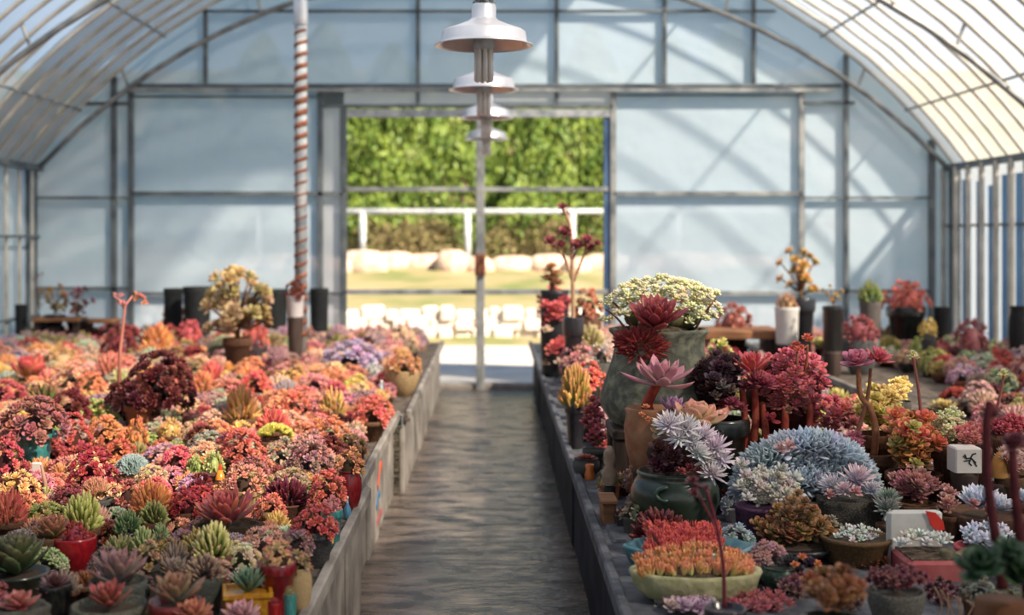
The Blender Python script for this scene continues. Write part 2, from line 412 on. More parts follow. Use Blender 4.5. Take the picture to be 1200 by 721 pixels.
# ------------------------------------------------------------------ the greenhouse shell
YE, YN = D(17.4), -3.0                                        # far end wall, near end
def arc(half, rise, z0):
    R = (half*half+rise*rise)/(2*rise); zc = z0+rise-R
    return lambda x: zc+math.sqrt(max(0, R*R-x*x))
ADDED_SHADE_Y = 1.9                                              # unseen cover, added for foreground shade, reaches up to here
ROOF = arc(4.42, 2.30, 2.12); HOOP = arc(4.36, 2.24, 2.12); CHORD = arc(4.30, 1.88, 2.10)
def wx(px): return X(px, YE)
def wz(py): return Z(py, YE)

mb = MB(); mb.box((-6.5, YN, -.12), (6.5, YE+.02, 0))
m, n, l, p = mat('damp_worn_concrete')
tc = n.new('ShaderNodeTexCoord'); mp = n.new('ShaderNodeMapping'); mp.inputs['Scale'].default_value = (3.0, 6.5, 1)
l.new(tc.outputs['Object'], mp.inputs[0])
nz = n.new('ShaderNodeTexNoise'); nz.inputs['Scale'].default_value = 1.6; nz.inputs['Detail'].default_value = 5; nz.inputs['Roughness'].default_value = .6
l.new(mp.outputs[0], nz.inputs['Vector'])
r_ = n.new('ShaderNodeValToRGB'); r_.color_ramp.elements[0].position = .38; r_.color_ramp.elements[1].position = .66
r_.color_ramp.elements[0].color = lin((52, 46, 44)); r_.color_ramp.elements[1].color = lin((124, 112, 104))
l.new(nz.outputs[0], r_.inputs[0]); l.new(r_.outputs[0], p.inputs['Base Color'])
rr = n.new('ShaderNodeMapRange'); rr.inputs[1].default_value = .35; rr.inputs[2].default_value = .65; rr.inputs[3].default_value = .34; rr.inputs[4].default_value = .14
l.new(nz.outputs[0], rr.inputs[0]); l.new(rr.outputs[0], p.inputs['Roughness'])
b_ = n.new('ShaderNodeBump'); b_.inputs['Strength'].default_value = .6; b_.inputs['Distance'].default_value = .03
l.new(nz.outputs[0], b_.inputs['Height']); l.new(b_.outputs[0], p.inputs['Normal'])
floor = mb.obj('floor', m); tag(floor, kind='structure')

# ceiling: film over the hoops, split into sheets whose density shapes sun and shade
ceil = empty('ceiling', (0, 0, 2.12)); tag(ceil, kind='structure')
P = lambda o: setattr(o, 'matrix_parent_inverse', o.parent.matrix_basis.inverted()) or o
def sheet(name, m, y0, y1, x0=-4.42, x1=4.42, off=0.0, nx=28):
    mb = MB(); V = []; f = []
    xs = np.linspace(x0, x1, nx)
    for y in (y0, y1):
        for x in xs: V.append((x, y, ROOF(x)+off))
    for i in range(nx-1): f.append((i, i+1, nx+i+1, nx+i))
    mb.add(V, f); return P(mb.obj(name, m, ceil, smooth=True))
sheet('roof_film', M['roof_film'], ADDED_SHADE_Y, YE-1.7, x0=-.35, x1=2.2)
sheet('roof_film', M['roof_film'], ADDED_SHADE_Y+1.5, YE-1.7, x0=2.2)
sheet('added_shade_net', M['added_net'], ADDED_SHADE_Y, ADDED_SHADE_Y+1.5, x0=2.2)
sheet('roof_film', M['roof_film'], YE-1.7, YE-.36, x0=1.25)
sheet('roof_film', M['left_film'], ADDED_SHADE_Y, YE-1.7, x1=-.35)  # denser, bluer film made up to keep the left side dim
sheet('roof_film', M['shading_film'], YE-1.7, YE-.36, x1=1.25)  # denser strip added to shade the left part of the end wall
sheet('roof_film', M['shading_film'], YE-.36, YE+.02)  # denser band added to bound the sun patch on the end wall
sheet('added_shade_net', M['added_net'], YN, ADDED_SHADE_Y, off=.0)  # unseen cover added to keep the foreground in shade
# the hoops: one bent pipe each, legs included
def hoop_mesh(r=.019):
    if 'hoop' not in CACHE:
        mb = MB(); pts = [(-4.36, 0, 0), (-4.36, 0, 1.2), (-4.36, 0, 2.0)]
        pts += [(x, 0, HOOP(x)) for x in -4.36*np.cos(np.linspace(0, math.pi, 25))]
        pts += [(4.36, 0, 2.0), (4.36, 0, 1.2), (4.36, 0, 0)]
        mb.tube(pts, r, 6); CACHE['hoop'] = mb.mesh('hoop', M['hoop'])
    return CACHE['hoop']
ys = [YE-.12]
while ys[-1] > 1: ys.append(ys[-1]-.33)
for y in ys: P(put('hoop', hoop_mesh(), ceil, (0, y, 0)))
mb = MB(); pts = [(x, 0, CHORD(x)) for x in np.linspace(-4.30, 4.30, 25)]; mb.tube(pts, .026, 8)
ch = mb.mesh('truss_chord', M['pipe'])
for y in (YE-.1, D(13.6), D(9.6)): P(put('truss_chord', ch, ceil, (0, y, 0)))
for y in (YE-.1, D(13.6), D(9.6)):                                  # short struts between chord and hoop
    for x in (-3.45, -2.2, -.9, .9, 2.2, 3.45):
        mb = MB(); mb.tube([(x, y, CHORD(x)), (x*1.02, y, HOOP(x*1.02))], .014, 6); P(mb.obj('truss_strut', M['pipe'], ceil))
for x in (-3.9, -3.1, -2.1, -1.0, 0.0, 1.0, 2.1, 3.1, 3.9):
    mb = MB(); mb.tube([(x, 1, HOOP(x)-.035), (x, YE-.1, HOOP(x)-.035)], .013, 6); P(mb.obj('purlin', M['pipe'], ceil))
for s in (-1, 1):
    mb = MB(); mb.box((s*4.32-.03, 1, 2.07), (s*4.32+.03, YE, 2.13)); P(mb.obj('eave_rail', M['dark_pipe'], ceil))

# side walls
for s, nm in ((-1, 'wall_left'), (1, 'wall_right')):
    w = empty(nm, (s*4.42, 0, 0)); tag(w, kind='structure')
    mb = MB(); x = s*4.42; mb.add([(x, YN, 0), (x, YE, 0), (x, YE, 2.12), (x, YN, 2.12)], [(0, 1, 2, 3)])
    P(mb.obj('wall_film', M['white_film'] if s > 0 else M['wall_film'], w))
    for z in (1.55,) if s > 0 else (.7, 1.45):
        mb = MB(); mb.tube([(s*4.33, 4, z), (s*4.33, YE, z)], .013, 6); P(mb.obj('side_rail', M['dark_pipe'], w))
    mb = MB(); mb.bbox((s*4.4-.055, YE-.12, 0), (s*4.4+.055, YE, 2.14)); P(mb.obj('corner_post', M['dark_pipe'], w))
wall_right = bpy.data.objects['wall_right']
for i, (y, z0, z1) in enumerate([(D(16.95), .35, 1.98), (D(16.45), .3, 1.95), (D(16.05), .3, 1.9), (D(15.62), .3, 1.98), (D(15.2), .3, 1.98)]):
    mb = MB(); mb.box((4.385, y-.075, z0), (4.4, y+.075, z1)); P(mb.obj('blue_strip', M['blue_sheet'], wall_right))
for y in np.arange(D(14.9), D(17.3), .33):
    mb = MB(); mb.bbox((4.27, y+.12, 0), (4.31, y+.15, 2.1)); P(mb.obj('wall_batten', M['hoop'], wall_right))
mb = MB(); mb.add([(-4.42, YN, 0), (4.42, YN, 0), (4.42, YN, 2.12)]+[(x, YN, ROOF(x)) for x in np.linspace(4.3, -4.3, 12)]+[(-4.42, YN, 2.12)], [tuple(range(16))])
wf = mb.obj('wall_front', M['white_film']); tag(wf, kind='structure')

# end wall: film panels between frame pipes, open doorway in the middle
wb = empty('wall_back', (0, YE, 0)); tag(wb, kind='structure')
vx = [20, 40, 135, 155, 376, 403]; vx2 = [718, 938, 990, 1090, 1121]
rows = [(455, 342), (342, 229), (229, 103)]
def panel(px0, px1, pz0, pz1, m, y=YE):
    mb = MB(); xs = np.linspace(wx(px0), wx(px1), 9); V = []; f = []
    z0 = wz(pz0)
    for x in xs:
        t = min(wz(pz1), ROOF(x)) if abs(x) < 4.42 else min(wz(pz1), 2.12)
        V += [(x, y, min(z0, t)), (x, y, t)]
    for i in range(8): f.append((2*i, 2*i+2, 2*i+3, 2*i+1))
    mb.add(V, f); P(mb.obj('film_panel', m, wb, smooth=False))
for i in range(5):
    a, b = [28, 40, 135, 155, 376, 403][i:i+2]
    for r0, r1 in rows: panel(a, b, r0, r1, M['white_film'] if i == 4 else M['wall_film'])
for i in range(4):
    a, b = vx2[i:i+2]
    for r0, r1 in rows: panel(a, b, r0, r1, M['wall_film'])
gx = [28, 155, 242, 355, 490, 652, 778, 882, 985, 1121]
for a, b in zip(gx, gx[1:]):
    panel(a, b, 103, 14, M['wall_film']); panel(a, b, 14, -160, M['wall_film'])
for a, b in ((376, 490), (490, 652), (652, 718)): panel(a, b, 126, 103, M['white_film'])
def bar(px0, py0, px1, py1, w=5, name='frame_pipe', m='dark_pipe', y=YE-.045, dep=.04):
    x0, x1, z0, z1 = wx(px0), wx(px1), wz(py0), wz(py1); h = w/2/122.8
    mb = MB()
    if abs(px0-px1) < .5: mb.bbox((x0-h, y-dep/2, min(z0, z1)), (x0+h, y+dep/2, max(z0, z1)), .006)
    else: mb.bbox((min(x0, x1), y-dep/2, z0-h), (max(x0, x1), y+dep/2, z0+h), .006)
    return P(mb.obj(name, M[m], wb))
topz = lambda px: CY-(HOOP(wx(px))-CAMZ)*122.8
bar(238, 14, 908, 14, 3); bar(150, 101, 985, 101, 4, dep=.06); bar(155, 107, 975, 107, 4, m='pipe', y=YE-.09)
bar(100, 122, 155, 122, 4); bar(938, 121, 1000, 121, 4)
bar(376, 125, 718, 125, 4); bar(155, 114, 376, 114, 2); bar(718, 112, 938, 112, 2)
bar(155, 227, 403, 227, 5); bar(40, 232, 155, 232, 3); bar(718, 227, 938, 227, 5, m='pipe'); bar(938, 232, 1090, 232, 3)
bar(40, 338, 155, 338, 4); bar(155, 344, 403, 344, 4); bar(718, 343, 938, 343, 4, m='pipe'); bar(938, 341, 1090, 341, 4)
bar(135, topz(135), 135, 455, 7); bar(155, 103, 155, 455, 7); bar(376, 108, 376, 455, 7)
bar(938, 103, 938, 455, 7, m='pipe'); bar(990, topz(990), 990, 455, 6); bar(1090, topz(1090), 1090, 455, 8); bar(40, topz(40), 40, 455, 7)
for px in (242, 882): bar(px, topz(px), px, 103, 5)
for px in (490, 652): bar(px, topz(px), px, 122, 5)
bar(778, topz(778), 778, 103, 5)
# doorway
dr = empty('door_1', (0, YE, 0)); tag(dr, kind='structure')
wb_save = wb; wb = dr
bar(403, 126, 403, 455, 8, 'door_jamb'); bar(718, 108, 718, 455, 7, 'door_jamb', 'pipe'); bar(711, 132, 711, 455, 8, 'door_jamb', 'jamb', y=YE-.02)
bar(400, 133, 716, 133, 9, 'door_track', 'whitepaint', y=YE-.03, dep=.05)
bar(403, 222, 712, 222, 5, 'door_rail', 'pipe'); bar(403, 342, 640, 342, 6, 'door_rail', 'pipe'); bar(640, 342, 712, 342, 6, 'door_rail', 'pipe')
bar(563, 132, 563, 456, 10, 'door_post', 'pipe', dep=.07, y=YE-.1)
mb = MB(); x, z = wx(563), wz(310)
mb.bbox((x-.05, YE-.17, z-.1), (x+.05, YE-.12, z+.1), .01); mb.tube([(x+.03, YE-.17, z+.06), (x+.03, YE-.23, z+.06), (x+.03, YE-.23, z-.07), (x+.03, YE-.17, z-.07)], .012, 8)
P(mb.obj('latch', M['rust'], dr))
mb = MB(); mb.bbox((wx(403), YE-.1, 0), (wx(716), YE+.06, .05), .01); P(mb.obj('sill', M['concrete'], dr))
wb = wb_save

# ------------------------------------------------------------------ post wrapped with rusty spiral, in the left bench
d = D(13.6); px = X(352.5, d); top = HOOP(px)
post = empty('roof_post', (px, d, BZ)); tag(post, 'white pipe post wound with a rusty spiral, rising out of the left bench', 'post')
mb = MB(); mb.tube([(0, 0, 0), (0, 0, top-BZ)], .046, 14, cap=True); mb.obj('pole', M['whitepaint'], post, smooth=True)
mb = MB(); n_ = 330; z0, z1 = .2, Z(34, d)-BZ
V = []; f = []
for i in range(n_):
    a = i/n_; z = z0+(z1-z0)*a
    q = 27*a*2*math.pi; wd = .006+.016*(.5+.5*math.sin(a*9+1))
    V += [(.050*math.cos(q), .050*math.sin(q), z-wd), (.050*math.cos(q), .050*math.sin(q), z+wd)]
for i in range(n_-1): f.append((2*i, 2*i+2, 2*i+3, 2*i+1))
mb.add(V, f); w = mb.obj('spiral_wrap', M['rust'], post, smooth=True)
sm = w.modifiers.new('thick', 'SOLIDIFY'); sm.thickness = .006
mb = MB(); mb.lathe([(.05, 0), (.054, .01), (.054, .3), (.05, .31)], 16, (0, 0, Z(30, d)-BZ)); mb.obj('sleeve', M['alu'], post, smooth=True)

# ------------------------------------------------------------------ pendant lamps
def lamp_meshes():
    mb = MB(); R = [(.02, .168), (.046, .168), (.05, .16), (.05, .112), (.062, .100), (.115, .078), (.160, .062), (.172, .054), (.178, .014), (.184, .006), (.203, .001), (.203, -.004), (.180, .002), (.168, .048), (.110, .072), (.05, .095)]
    mb.lathe(R, 40); sh = mb.mesh('lamp_shade', M['alu'])
    mb = MB(); mb.lathe([(.0, -.02), (.04, -.02), (.044, .0), (.044, .09), (0, .09)], 20); so = mb.mesh('socket', M['whitepaint'])
    mb = MB(); mb.tube([(0, 0, -.145), (0, 0, -.012)], .0098, 8); mb.lathe([(.0098, -.145), (.007, -.151), (0, -.153)], 8); tu = mb.mesh('lamp_tube', M['tube_glass'])
    return sh, so, tu
LM = lamp_meshes()
for i, (px, py, d, lab) in enumerate([(567, 53, D(7.5), 'silver pendant lamp hanging largest and closest above the aisle'), (567, 105, D(10.5), 'silver pendant lamp second in the row above the aisle'),
                                (570, 138, D(13.5), 'silver pendant lamp third in the row, at the door header'), (570, 163, D(16.5), 'silver pendant lamp smallest and last, in front of the doorway')]):
    x, z = X(px, d), Z(py, d); e = empty('pendant_lamp', (x, d, z)); tag(e, lab, 'lamp', 'pendant lamps in a row over the aisle')
    put('lamp_shade', LM[0], e); put('socket', LM[1], e)
    for k in range(8):
        q = k*math.pi/4+.2; put('lamp_tube', LM[2], e, (.031*math.cos(q), .031*math.sin(q), 0))
    mb = MB(); h = HOOP(x)-z-.03
    mb.tube([(0, 0, .165), (0, 0, h)], .006, 6); mb.obj('cord', M['black'], e)
    mb = MB()
    for k in range(9):
        q = k*2.4; mb.lathe([(.002, -.016), (.014, -.008), (.016, .004), (.004, .014)], 7, (.032*math.cos(q), .03*math.sin(q), .172+.014*(k % 4)))
    mb.tube([(.03*math.cos(q)*(1+.1*math.sin(q*3)), .03*math.sin(q), .185+.012*math.sin(q*2)) for q in np.linspace(0, 12.5, 60)], .007, 6)
    mb.obj('knotted_wire', M['dark_pipe'], e, smooth=True)

# ------------------------------------------------------------------ benches
def bench(name, label, x0, x1, y0, y1, front, mt, mf, board=.62, group=None, seed=1, gap=.012):
    """front = +1: the face to the aisle is at x1, -1: at x0"""
    e = empty(name, ((x0+x1)/2, y0, 0)); tag(e, label, 'bench', group)
    ox, oy = (x0+x1)/2, y0; r = random.Random(seed)
    mb = MB(); mb.bbox((x0-ox, 0, BZ-.05), (x1-ox, y1-oy, BZ), .01); mb.obj('bench_top', mt, e)
    xf = (x1 if front > 0 else x0)-ox; s = front
    y = .01
    while y < y1-oy-.05:
        w = min(board*r.uniform(.9, 1.1), y1-oy-y-.01)
        a = r.uniform(.02, .034); mb = MB(); xa, xb = xf-s*a, xf-s*(a+.03)
        mb.bbox((min(xa, xb), y, .0), (max(xa, xb), y+w-gap, BZ-.052), .006); mb.obj('front_board', mf, e); y += w
    for k in range(int((y1-oy)//2)+1):
        yy = min(k*2.0+.2, y1-oy-.2)
        mb = MB(); mb.bbox((-s*abs(x1-x0)/2*.8-.05, yy, 0), (-s*abs(x1-x0)/2*.8+.05, yy+.1, BZ-.05)); mb.obj('leg', mf, e)
    mb = MB(); mb.bbox((min(xf-s*.02, xf+s*.012), 0, BZ-.03), (max(xf-s*.02, xf+s*.012), y1-oy, BZ+.018), .006); mb.obj('edge_rail', M['concrete'] if mt is M['benchtop'] else mt, e)
    mb = MB(); yy = -.003
    mb.bbox((xf-s*.07-.035, yy, BZ-.075), (xf-s*.07+.035, yy+.3, BZ-.005), .004); mb.obj('steel_tube', M['pipe'], e)
    mb = MB(); mb.box((xf-s*.07-.028, yy-.002, BZ-.068), (xf-s*.07+.028, yy+.001, BZ-.012)); mb.obj('tube_opening', M['black'], e)
    return e
g = 'planting benches in the greenhouse'
bA = bench('plant_bench', 'grey concrete-topped bench nearest the lens, along the left of the aisle', -4.2, -.49, D(3.6), D(7.15), 1, M['benchtop'], M['concrete'], .5, g, 1)
bB = bench('plant_bench', 'set-back middle bench section left of the aisle with a painted mark', -4.2, -.535, D(7.2), D(10.25), 1, M['benchtop'], M['concrete'], .62, g, 2)
bC = bench('plant_bench', 'longest grey bench left of the aisle, running up to the doorway', -4.2, -.475, D(10.3), D(17.2), 1, M['benchtop'], M['concrete'], .8, g, 3)
bD = bench('plant_bench', 'dark bench along the right of the aisle under the big stone urn', .345, 2.05, D(3.6), D(17.1), -1, M['darktop'], M['darkbench'], .9, g, 4)
bE = bench('plant_bench', 'bare-cornered bench at far right beyond the red bush', 2.36, 4.2, D(5.0), D(17.1), -1, M['benchtop'], M['darkbench'], .9, g, 5)
# painted strokes on a board of the middle section
mk = empty('painted_mark', (-.592, 9.05, .3)); mk.parent = bB; mk.matrix_parent_inverse = Matrix.Translation(bB.location).inverted()
mk.location = (-.556, D(8.75), .22)
for c, pts in (((214, 92, 62), [(0, 0, .02), (0, .16, .1), (0, .22, .1)]), ((70, 120, 160), [(0, -.06, -.06), (0, .04, -.02), (0, .12, -.03)]), ((170, 96, 96), [(0, -.05, -.14), (0, .1, -.13), (0, .24, -.14)])):
    mb = MB(); mb.tube(pts, .02, 6); o = mb.obj('paint_stroke', M['clay'], mk, sc=(.25, 1, 1)); o.color = lin(c); o['tip_colour'] = list(lin(c)[:3])

# ------------------------------------------------------------------ outside the door
def ground(name, m, y0, y1, z0, z1, kind='structure', x=14, seed=0):
    mb = MB(); nx, ny = 36, 14; r = random.Random(seed); V = []; f = []
    for j in range(ny+1):
        for i in range(nx+1):
            u = j/ny; V.append((-x+2*x*i/nx, y0+(y1-y0)*u, z0+(z1-z0)*u+(r.uniform(-.03, .03) if 0 < j < ny and m is M['grass'] else 0)))
    for j in range(ny):
        for i in range(nx): f.append((j*(nx+1)+i, j*(nx+1)+i+1, (j+1)*(nx+1)+i+1, (j+1)*(nx+1)+i))
    mb.add(V, f); o = mb.obj(name, m, smooth=True); tag(o, kind=kind); return o
ground('ground', M['apron'], YE+.02, D(24.6), -.01, -.03)
ground('ground', M['grass'], D(24.6), D(26.3), -.03, .0)
ground('ground', M['grass'], D(26.3), D(33.0), .42, .95, seed=2)
ground('ground', M['grass'], D(33.0), D(52), .95, 6.2, seed=3)
def rock(name, m, x, y, z, sx, sy, sz, lab, grp, parent=None, cat='stone'):
    r = random.Random(int(x*91+y*7)); bm_v = []
    mb = MB(); k = 10
    ph = [r.uniform(0, 6) for _ in range(3)]
    w = lambda q, zz: .12*math.sin(2*q+ph[0])+.09*math.sin(3*q+ph[1]+zz*3)+.05*math.sin(5*q+ph[2])
    mb.lathe([(.75, 0), (.98, .25), (1, .5), (.86, .78), (.5, .97), (.01, 1)], k, wob=w)
    o = mb.obj(name, m, parent, smooth=True, loc=(x, y, z), sc=(sx, sy, sz))
    if lab: tag(o, lab, cat, grp)
    return o
x = -4.6; i = 0; ords = 'first second third fourth fifth sixth seventh eighth ninth tenth eleventh twelfth thirteenth fourteenth fifteenth sixteenth seventeenth eighteenth nineteenth twentieth'.split()
while x < 4.4 and i < 20:
    w = rnd.uniform(.32, .6); h = rnd.uniform(.36, .52)
    rock('boulder', M['rock'], x+w, D(32.2)+rnd.uniform(-.4, .3), .72, w, .35, h, f'pinkish boulder on the bank outside the door, {ords[i]} of the row from the left', 'boulders along the bank'); x += w*1.25; i += 1
sw = empty('wall_outside', (0, D(26.2), 0)); tag(sw, kind='structure')
for row in range(3):
    x = -5.5+row*.2
    while x < 5.5:
        w = rnd.uniform(.18, .36)
        mb = MB(); mb.bbox((x, D(26)+rnd.uniform(-.06, .05), row*.14-.02), (x+w-.014, D(26.5), row*.14+.135+rnd.uniform(-.03, .04)), .04); P(mb.obj('stone_block', M['palestone'], sw)); x += w
fe = empty('rail_fence', (0, D(33), 1.0)); tag(fe, 'pale two-post rail fence on the bank outside the doorway', 'fence')
for zpy, r in ((248, .05),):
    mb = MB(); z = Z(zpy, D(33))-1.0; mb.tube([(-6, 0, z), (6, 0, z)], r, 8); mb.obj('rail', M['whitepaint'], fe, smooth=True)
for ppx in (425, 548, 671, 302, 794):
    mb = MB(); x = X(ppx, D(33)); mb.tube([(x, 0, -.2), (x, 0, Z(248, D(33))-1.0)], .06, 8); mb.obj('fence_post', M['whitepaint'], fe, smooth=True)
def shrub_mesh(seed, m):
    k = ('shrub', seed, m.name)
    if k not in CACHE:
        mb = MB(); r = random.Random(seed)
        for i in range(2600):
            z = r.uniform(-.1, 1); a = r.uniform(0, 6.283); rr = math.sqrt(max(0, 1-z*z))*(r.uniform(.6, 1.04)+.1*math.sin(3*a+seed)+.08*math.sin(7*z+5*a))
            c = Vector((rr*math.cos(a), rr*math.sin(a), z*(.95+.12*math.sin(2*a+seed)))); s = r.uniform(.035, .075)
            u = Vector((r.uniform(-1, 1), r.uniform(-1, 1), r.uniform(-1, 1))).normalized(); w = u.cross(Vector((r.uniform(-1, 1), r.uniform(-1, 1), r.uniform(-1, 1)))).normalized()
            mb.add([c-u*s, c+w*s*.55, c+u*s, c-w*s*.55], [(0, 1, 2, 3)])
        CACHE[k] = mb.mesh('shrub_leaves', m, smooth=False)
    return CACHE[k]
def shrub(x, y, z, rx, rz, m, lab, s, grp):
    e = empty('shrub', (x, y, z)); tag(e, lab, 'shrub', grp)
    o = put('foliage', shrub_mesh(s % 3, m), e, (0, 0, 0), (0, 0, s*1.3), (rx, rx*.8, rz)); o['kind'] = 'stuff'
    mb = MB(); mb.tube([(0, 0, -.1), (.03, 0, rz*.5)], [.07, .04], 6); mb.obj('stem', M['darkwood'], e)
i = 0
for row, (y, z, rz, n_, m) in enumerate([(D(34.6), 1.1, 1.15, 9, M['hedge']), (D(36.8), 1.9, 1.6, 8, M['hedge']), (D(39.5), 2.6, 2.1, 8, M['hedge']), (D(43), 3.4, 2.8, 8, M['hedge'])]):
    for k in range(n_):
        x = -6.4+12.8*(k+.5*(row % 2))/n_+rnd.uniform(-.2, .2)
        shrub(x, y+rnd.uniform(-.4, .4), z, 12.8/n_*.68, rz*rnd.uniform(.85, 1.1), m, f'leafy green shrub outside the door, {ords[k]} from left in the {["lowest", "second", "third", "topmost"][row]} row', i, 'shrubs on the bank'); i += 1
for k, px in enumerate((440, 475, 505, 590, 620, 655, 690)):
    shrub(X(px, D(33.6)), D(33.6), 1.0, .62, .72, M['hedge_dry'], f'low dry brownish scrub behind the rail fence, {ords[k]} from the left', k, 'dry scrub behind the fence')
# ------------------------------------------------------------------ potted plants
LAND = []                                                    # (px, py, phrase): things that other labels refer to
BOXES = []                                                   # (px, py, w, h, d): where hand-placed plants show
PLACED = []                                                  # (x, y, radius)
NAMES = {'ros': 'potted_echeveria', 'spk': 'potted_haworthia', 'clu': 'potted_sedum', 'fin': 'potted_stonecrop', 'aeo': 'potted_aeonium', 'cre': 'potted_crested_succulent', 'bead': 'potted_bead_sedum', 'tree': 'potted_tree_succulent'}
def jit(c, a=12):
    return tuple(max(0, min(255, v+rnd.uniform(-a, a))) for v in c)
def make_pot(e, kind, colour, r, h, mat_=None):
    c1, c2 = POTC[colour]
    m = mat_ or ('rough' if kind == 'log' or colour in ('grey', 'stone grey', 'bark brown') else 'glaze' if colour in ('teal', 'dark red', 'red', 'ochre', 'dark green', 'blue', 'black') else 'clay')
    put('pot', pot_mesh(kind, m), e, sc=(r, r, h), c=jit(c1, 6), c2=jit(c2, 6))
    q = {'dish': .9, 'bowl': .84, 'square': .95}.get(kind, .84)
    put('soil', soil_mesh(), e, (0, 0, h*.86), sc=(r*q, r*q, r*.3))
def foliage(e, form, Wd, H, z, c1, c2, wpx, d, kind=None, n=None, hero=False):
    R = Wd/2; v = rnd.randrange(3)
    if form in ('ros', 'spk'):
        k = kind or ('spike' if form == 'spk' else 'open' if H < R*1.15 else 'upright')
        if hero:
            a = list(ROS[k]); a[0] = n or a[0]; sp, style, curl = spec(*a, seed=v)
            R *= {'upright': 1.22, 'spike': 1.3, 'artichoke': 1.2}.get(k, 1.08)
            tilt = Matrix.Rotation(rnd.uniform(-.02, .2), 4, 'X') @ Matrix.Rotation(rnd.uniform(-.15, .15), 4, 'Y')
            for i, (az, el, L, w, r0, z0) in enumerate(sp):
                m = Matrix.Translation((0, 0, z)) @ tilt @ Matrix.Rotation(az, 4, 'Z') @ Matrix.Translation((0, r0*R, z0*R)) @ Matrix.Rotation(el, 4, 'X') @ Matrix.Diagonal((R*w*1.0/.2, R*L, R*w/.2*1.0, 1))
                put('leaf', leaf_mesh(style, .2, curl, i % 3), e, matrix=m, c=jit(c1, 7), c2=jit(c2, 7))
        else:
            o = put('rosette', ros_mesh(k, v), e, (0, 0, z), (rnd.uniform(-.15, .15), rnd.uniform(-.15, .15), rnd.uniform(0, 6)), (R, R, max(H*.95, R*.6)), c1, c2); o['kind'] = 'stuff'
        return
    if form in ('clu', 'bead', 'aeo'):
        k = kind or {'clu': rnd.choice(['small', 'spoons', 'small', 'star']), 'bead': 'bead', 'aeo': 'tight'}[form]
        m = n or max(8, min(40, int((wpx/10.5)**2*1.25)))
        if (wpx >= 30 and d < 9.2) or hero:
            hs = 1.25/math.sqrt(m)*1.42
            for i, (p, nn) in enumerate(dome_pts(m, rnd.randrange(999))):
                q = p*(1-hs*.45); s = R*hs*rnd.uniform(.85, 1.1)
                p2 = Vector((q.x*R, q.y*R, z+q.z*H)); n2 = Vector((nn.x/R, nn.y/R, nn.z/H)).normalized()
                put('rosette', ros_mesh(k, i % 3), e, matrix=nrm_mat(p2, n2, s, rnd.uniform(0, 6)), c=jit(c1, 14), c2=jit(c2, 14))
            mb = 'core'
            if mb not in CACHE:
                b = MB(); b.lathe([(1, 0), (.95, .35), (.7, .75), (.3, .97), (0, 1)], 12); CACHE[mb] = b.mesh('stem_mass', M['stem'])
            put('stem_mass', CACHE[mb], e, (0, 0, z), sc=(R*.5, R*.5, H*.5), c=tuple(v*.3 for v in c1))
        else:
            mm = 10 if m < 13 else 18 if m < 24 else 30
            o = put('foliage', cluster_mesh(k, mm, v), e, (0, 0, z), (0, 0, rnd.uniform(0, 6)), (R*1.05, R*1.05, H*1.08), c1, c2); o['kind'] = 'stuff'
        return
    if form == 'fin': me = finger_dome(n or 90, v, *(kind or ('finger', .085, .5)))
    elif form == 'cre': me = crest_mesh(v)
    elif form == 'tree':
        st = []; m = n or 14
        top = []
        for i in range(m):
            a = i*2.4+rnd.uniform(-.4, .4); hh = rnd.uniform(.15, 1); rr = R*rnd.uniform(.35, .95)*(1.15-.5*abs(hh-.55))
            top.append(Vector((rr*math.cos(a), rr*math.sin(a), z+H*hh)))
        mb = MB(); mb.tube([(0, 0, z-.03), (.01, 0, z+H*.35)], [R*.09, R*.07], 7)
        for t in top: mb.tube([(0, 0, z+H*.2), (t.x*.4, t.y*.4, z+(t.z-z)*.6), tuple(t)], [R*.06, R*.045, R*.035], 5)
        mb.obj('stem', M['stem'], e, smooth=True, c=(112, 84, 62), c2=(134, 106, 82))
        for i, t in enumerate(top):
            put('rosette', ros_mesh(kind or 'spoons', i % 3), e, matrix=nrm_mat(t, (t.x*2, t.y*2-.02, H*.5), R*rnd.uniform(.3, .42), i), c=jit(c1, 14), c2=jit(c2, 14))
        return
    o = put('foliage', me, e, (0, 0, z), (0, 0, rnd.uniform(0, 6)), (R, R, H), c1, c2); o['kind'] = 'stuff'
def plant(px, py, w, h, form, pal, pot=('taper', 'brown'), label=None, d=None, lm=None, kind=None, n=None, poth=None, potw=None, hero=None, group=None, base=None, name=None):
    c1, c2 = PAL[pal] if isinstance(pal, str) else pal
    if d is None:
        ph = poth if poth is not None else min(.13, .05+w*.0011)
        d = min(D(16.7), F*(CAMZ-BZ-ph)/(py+h/2-CY))
    else: d = D(d)
    s = d/F; Wd = w*s; H = h*s
    BOXES.append((px, py, w, h, d) if py < 480 or pot is None or pot[0] not in ('bowl', 'square', 'log', 'fluted', 'jar') else (px, py+8, max(w, potw or 0), h+16, d))
    zf = Z(py+h/2, d); b = BZ if base is None else base
    if poth is not None and base is None and zf-poth-BZ > .03: b = zf-poth
    zf = max(zf, b+.03)
    edge = -.49 if d < D(7.15) else -.535 if d < D(10.3) else -.475
    x = X(px, d); pr_ = (potw*s/2) if potw else Wd*.42
    if x < 0: x = min(x, edge-.85*pr_)                        # keep the pot on the bench
    elif x < 1: x = max(x, .345+.85*pr_)
    e = empty(name or NAMES[form], (x, d, b), rnd.uniform(-.3, .3) if pot and pot[0] == 'square' else 0)
    pr = (potw*s/2) if potw else Wd*.42
    if pot: make_pot(e, pot[0], pot[1], pr, zf-b)
    hero = hero if hero is not None else (form in ('ros', 'spk') and w >= 38)
    foliage(e, form, Wd, H, zf-b-.008, jit(c1, 5), jit(c2, 5), w, d, kind, n, hero)
    tag(e, label, 'succulent', group)
    PLACED.append((x, d, max(Wd*.5, pr)))
    if lm: LAND.append((px, py, lm))
    if b > BZ+.05: support(x, d, b, pr)
    return e
SUPN = []
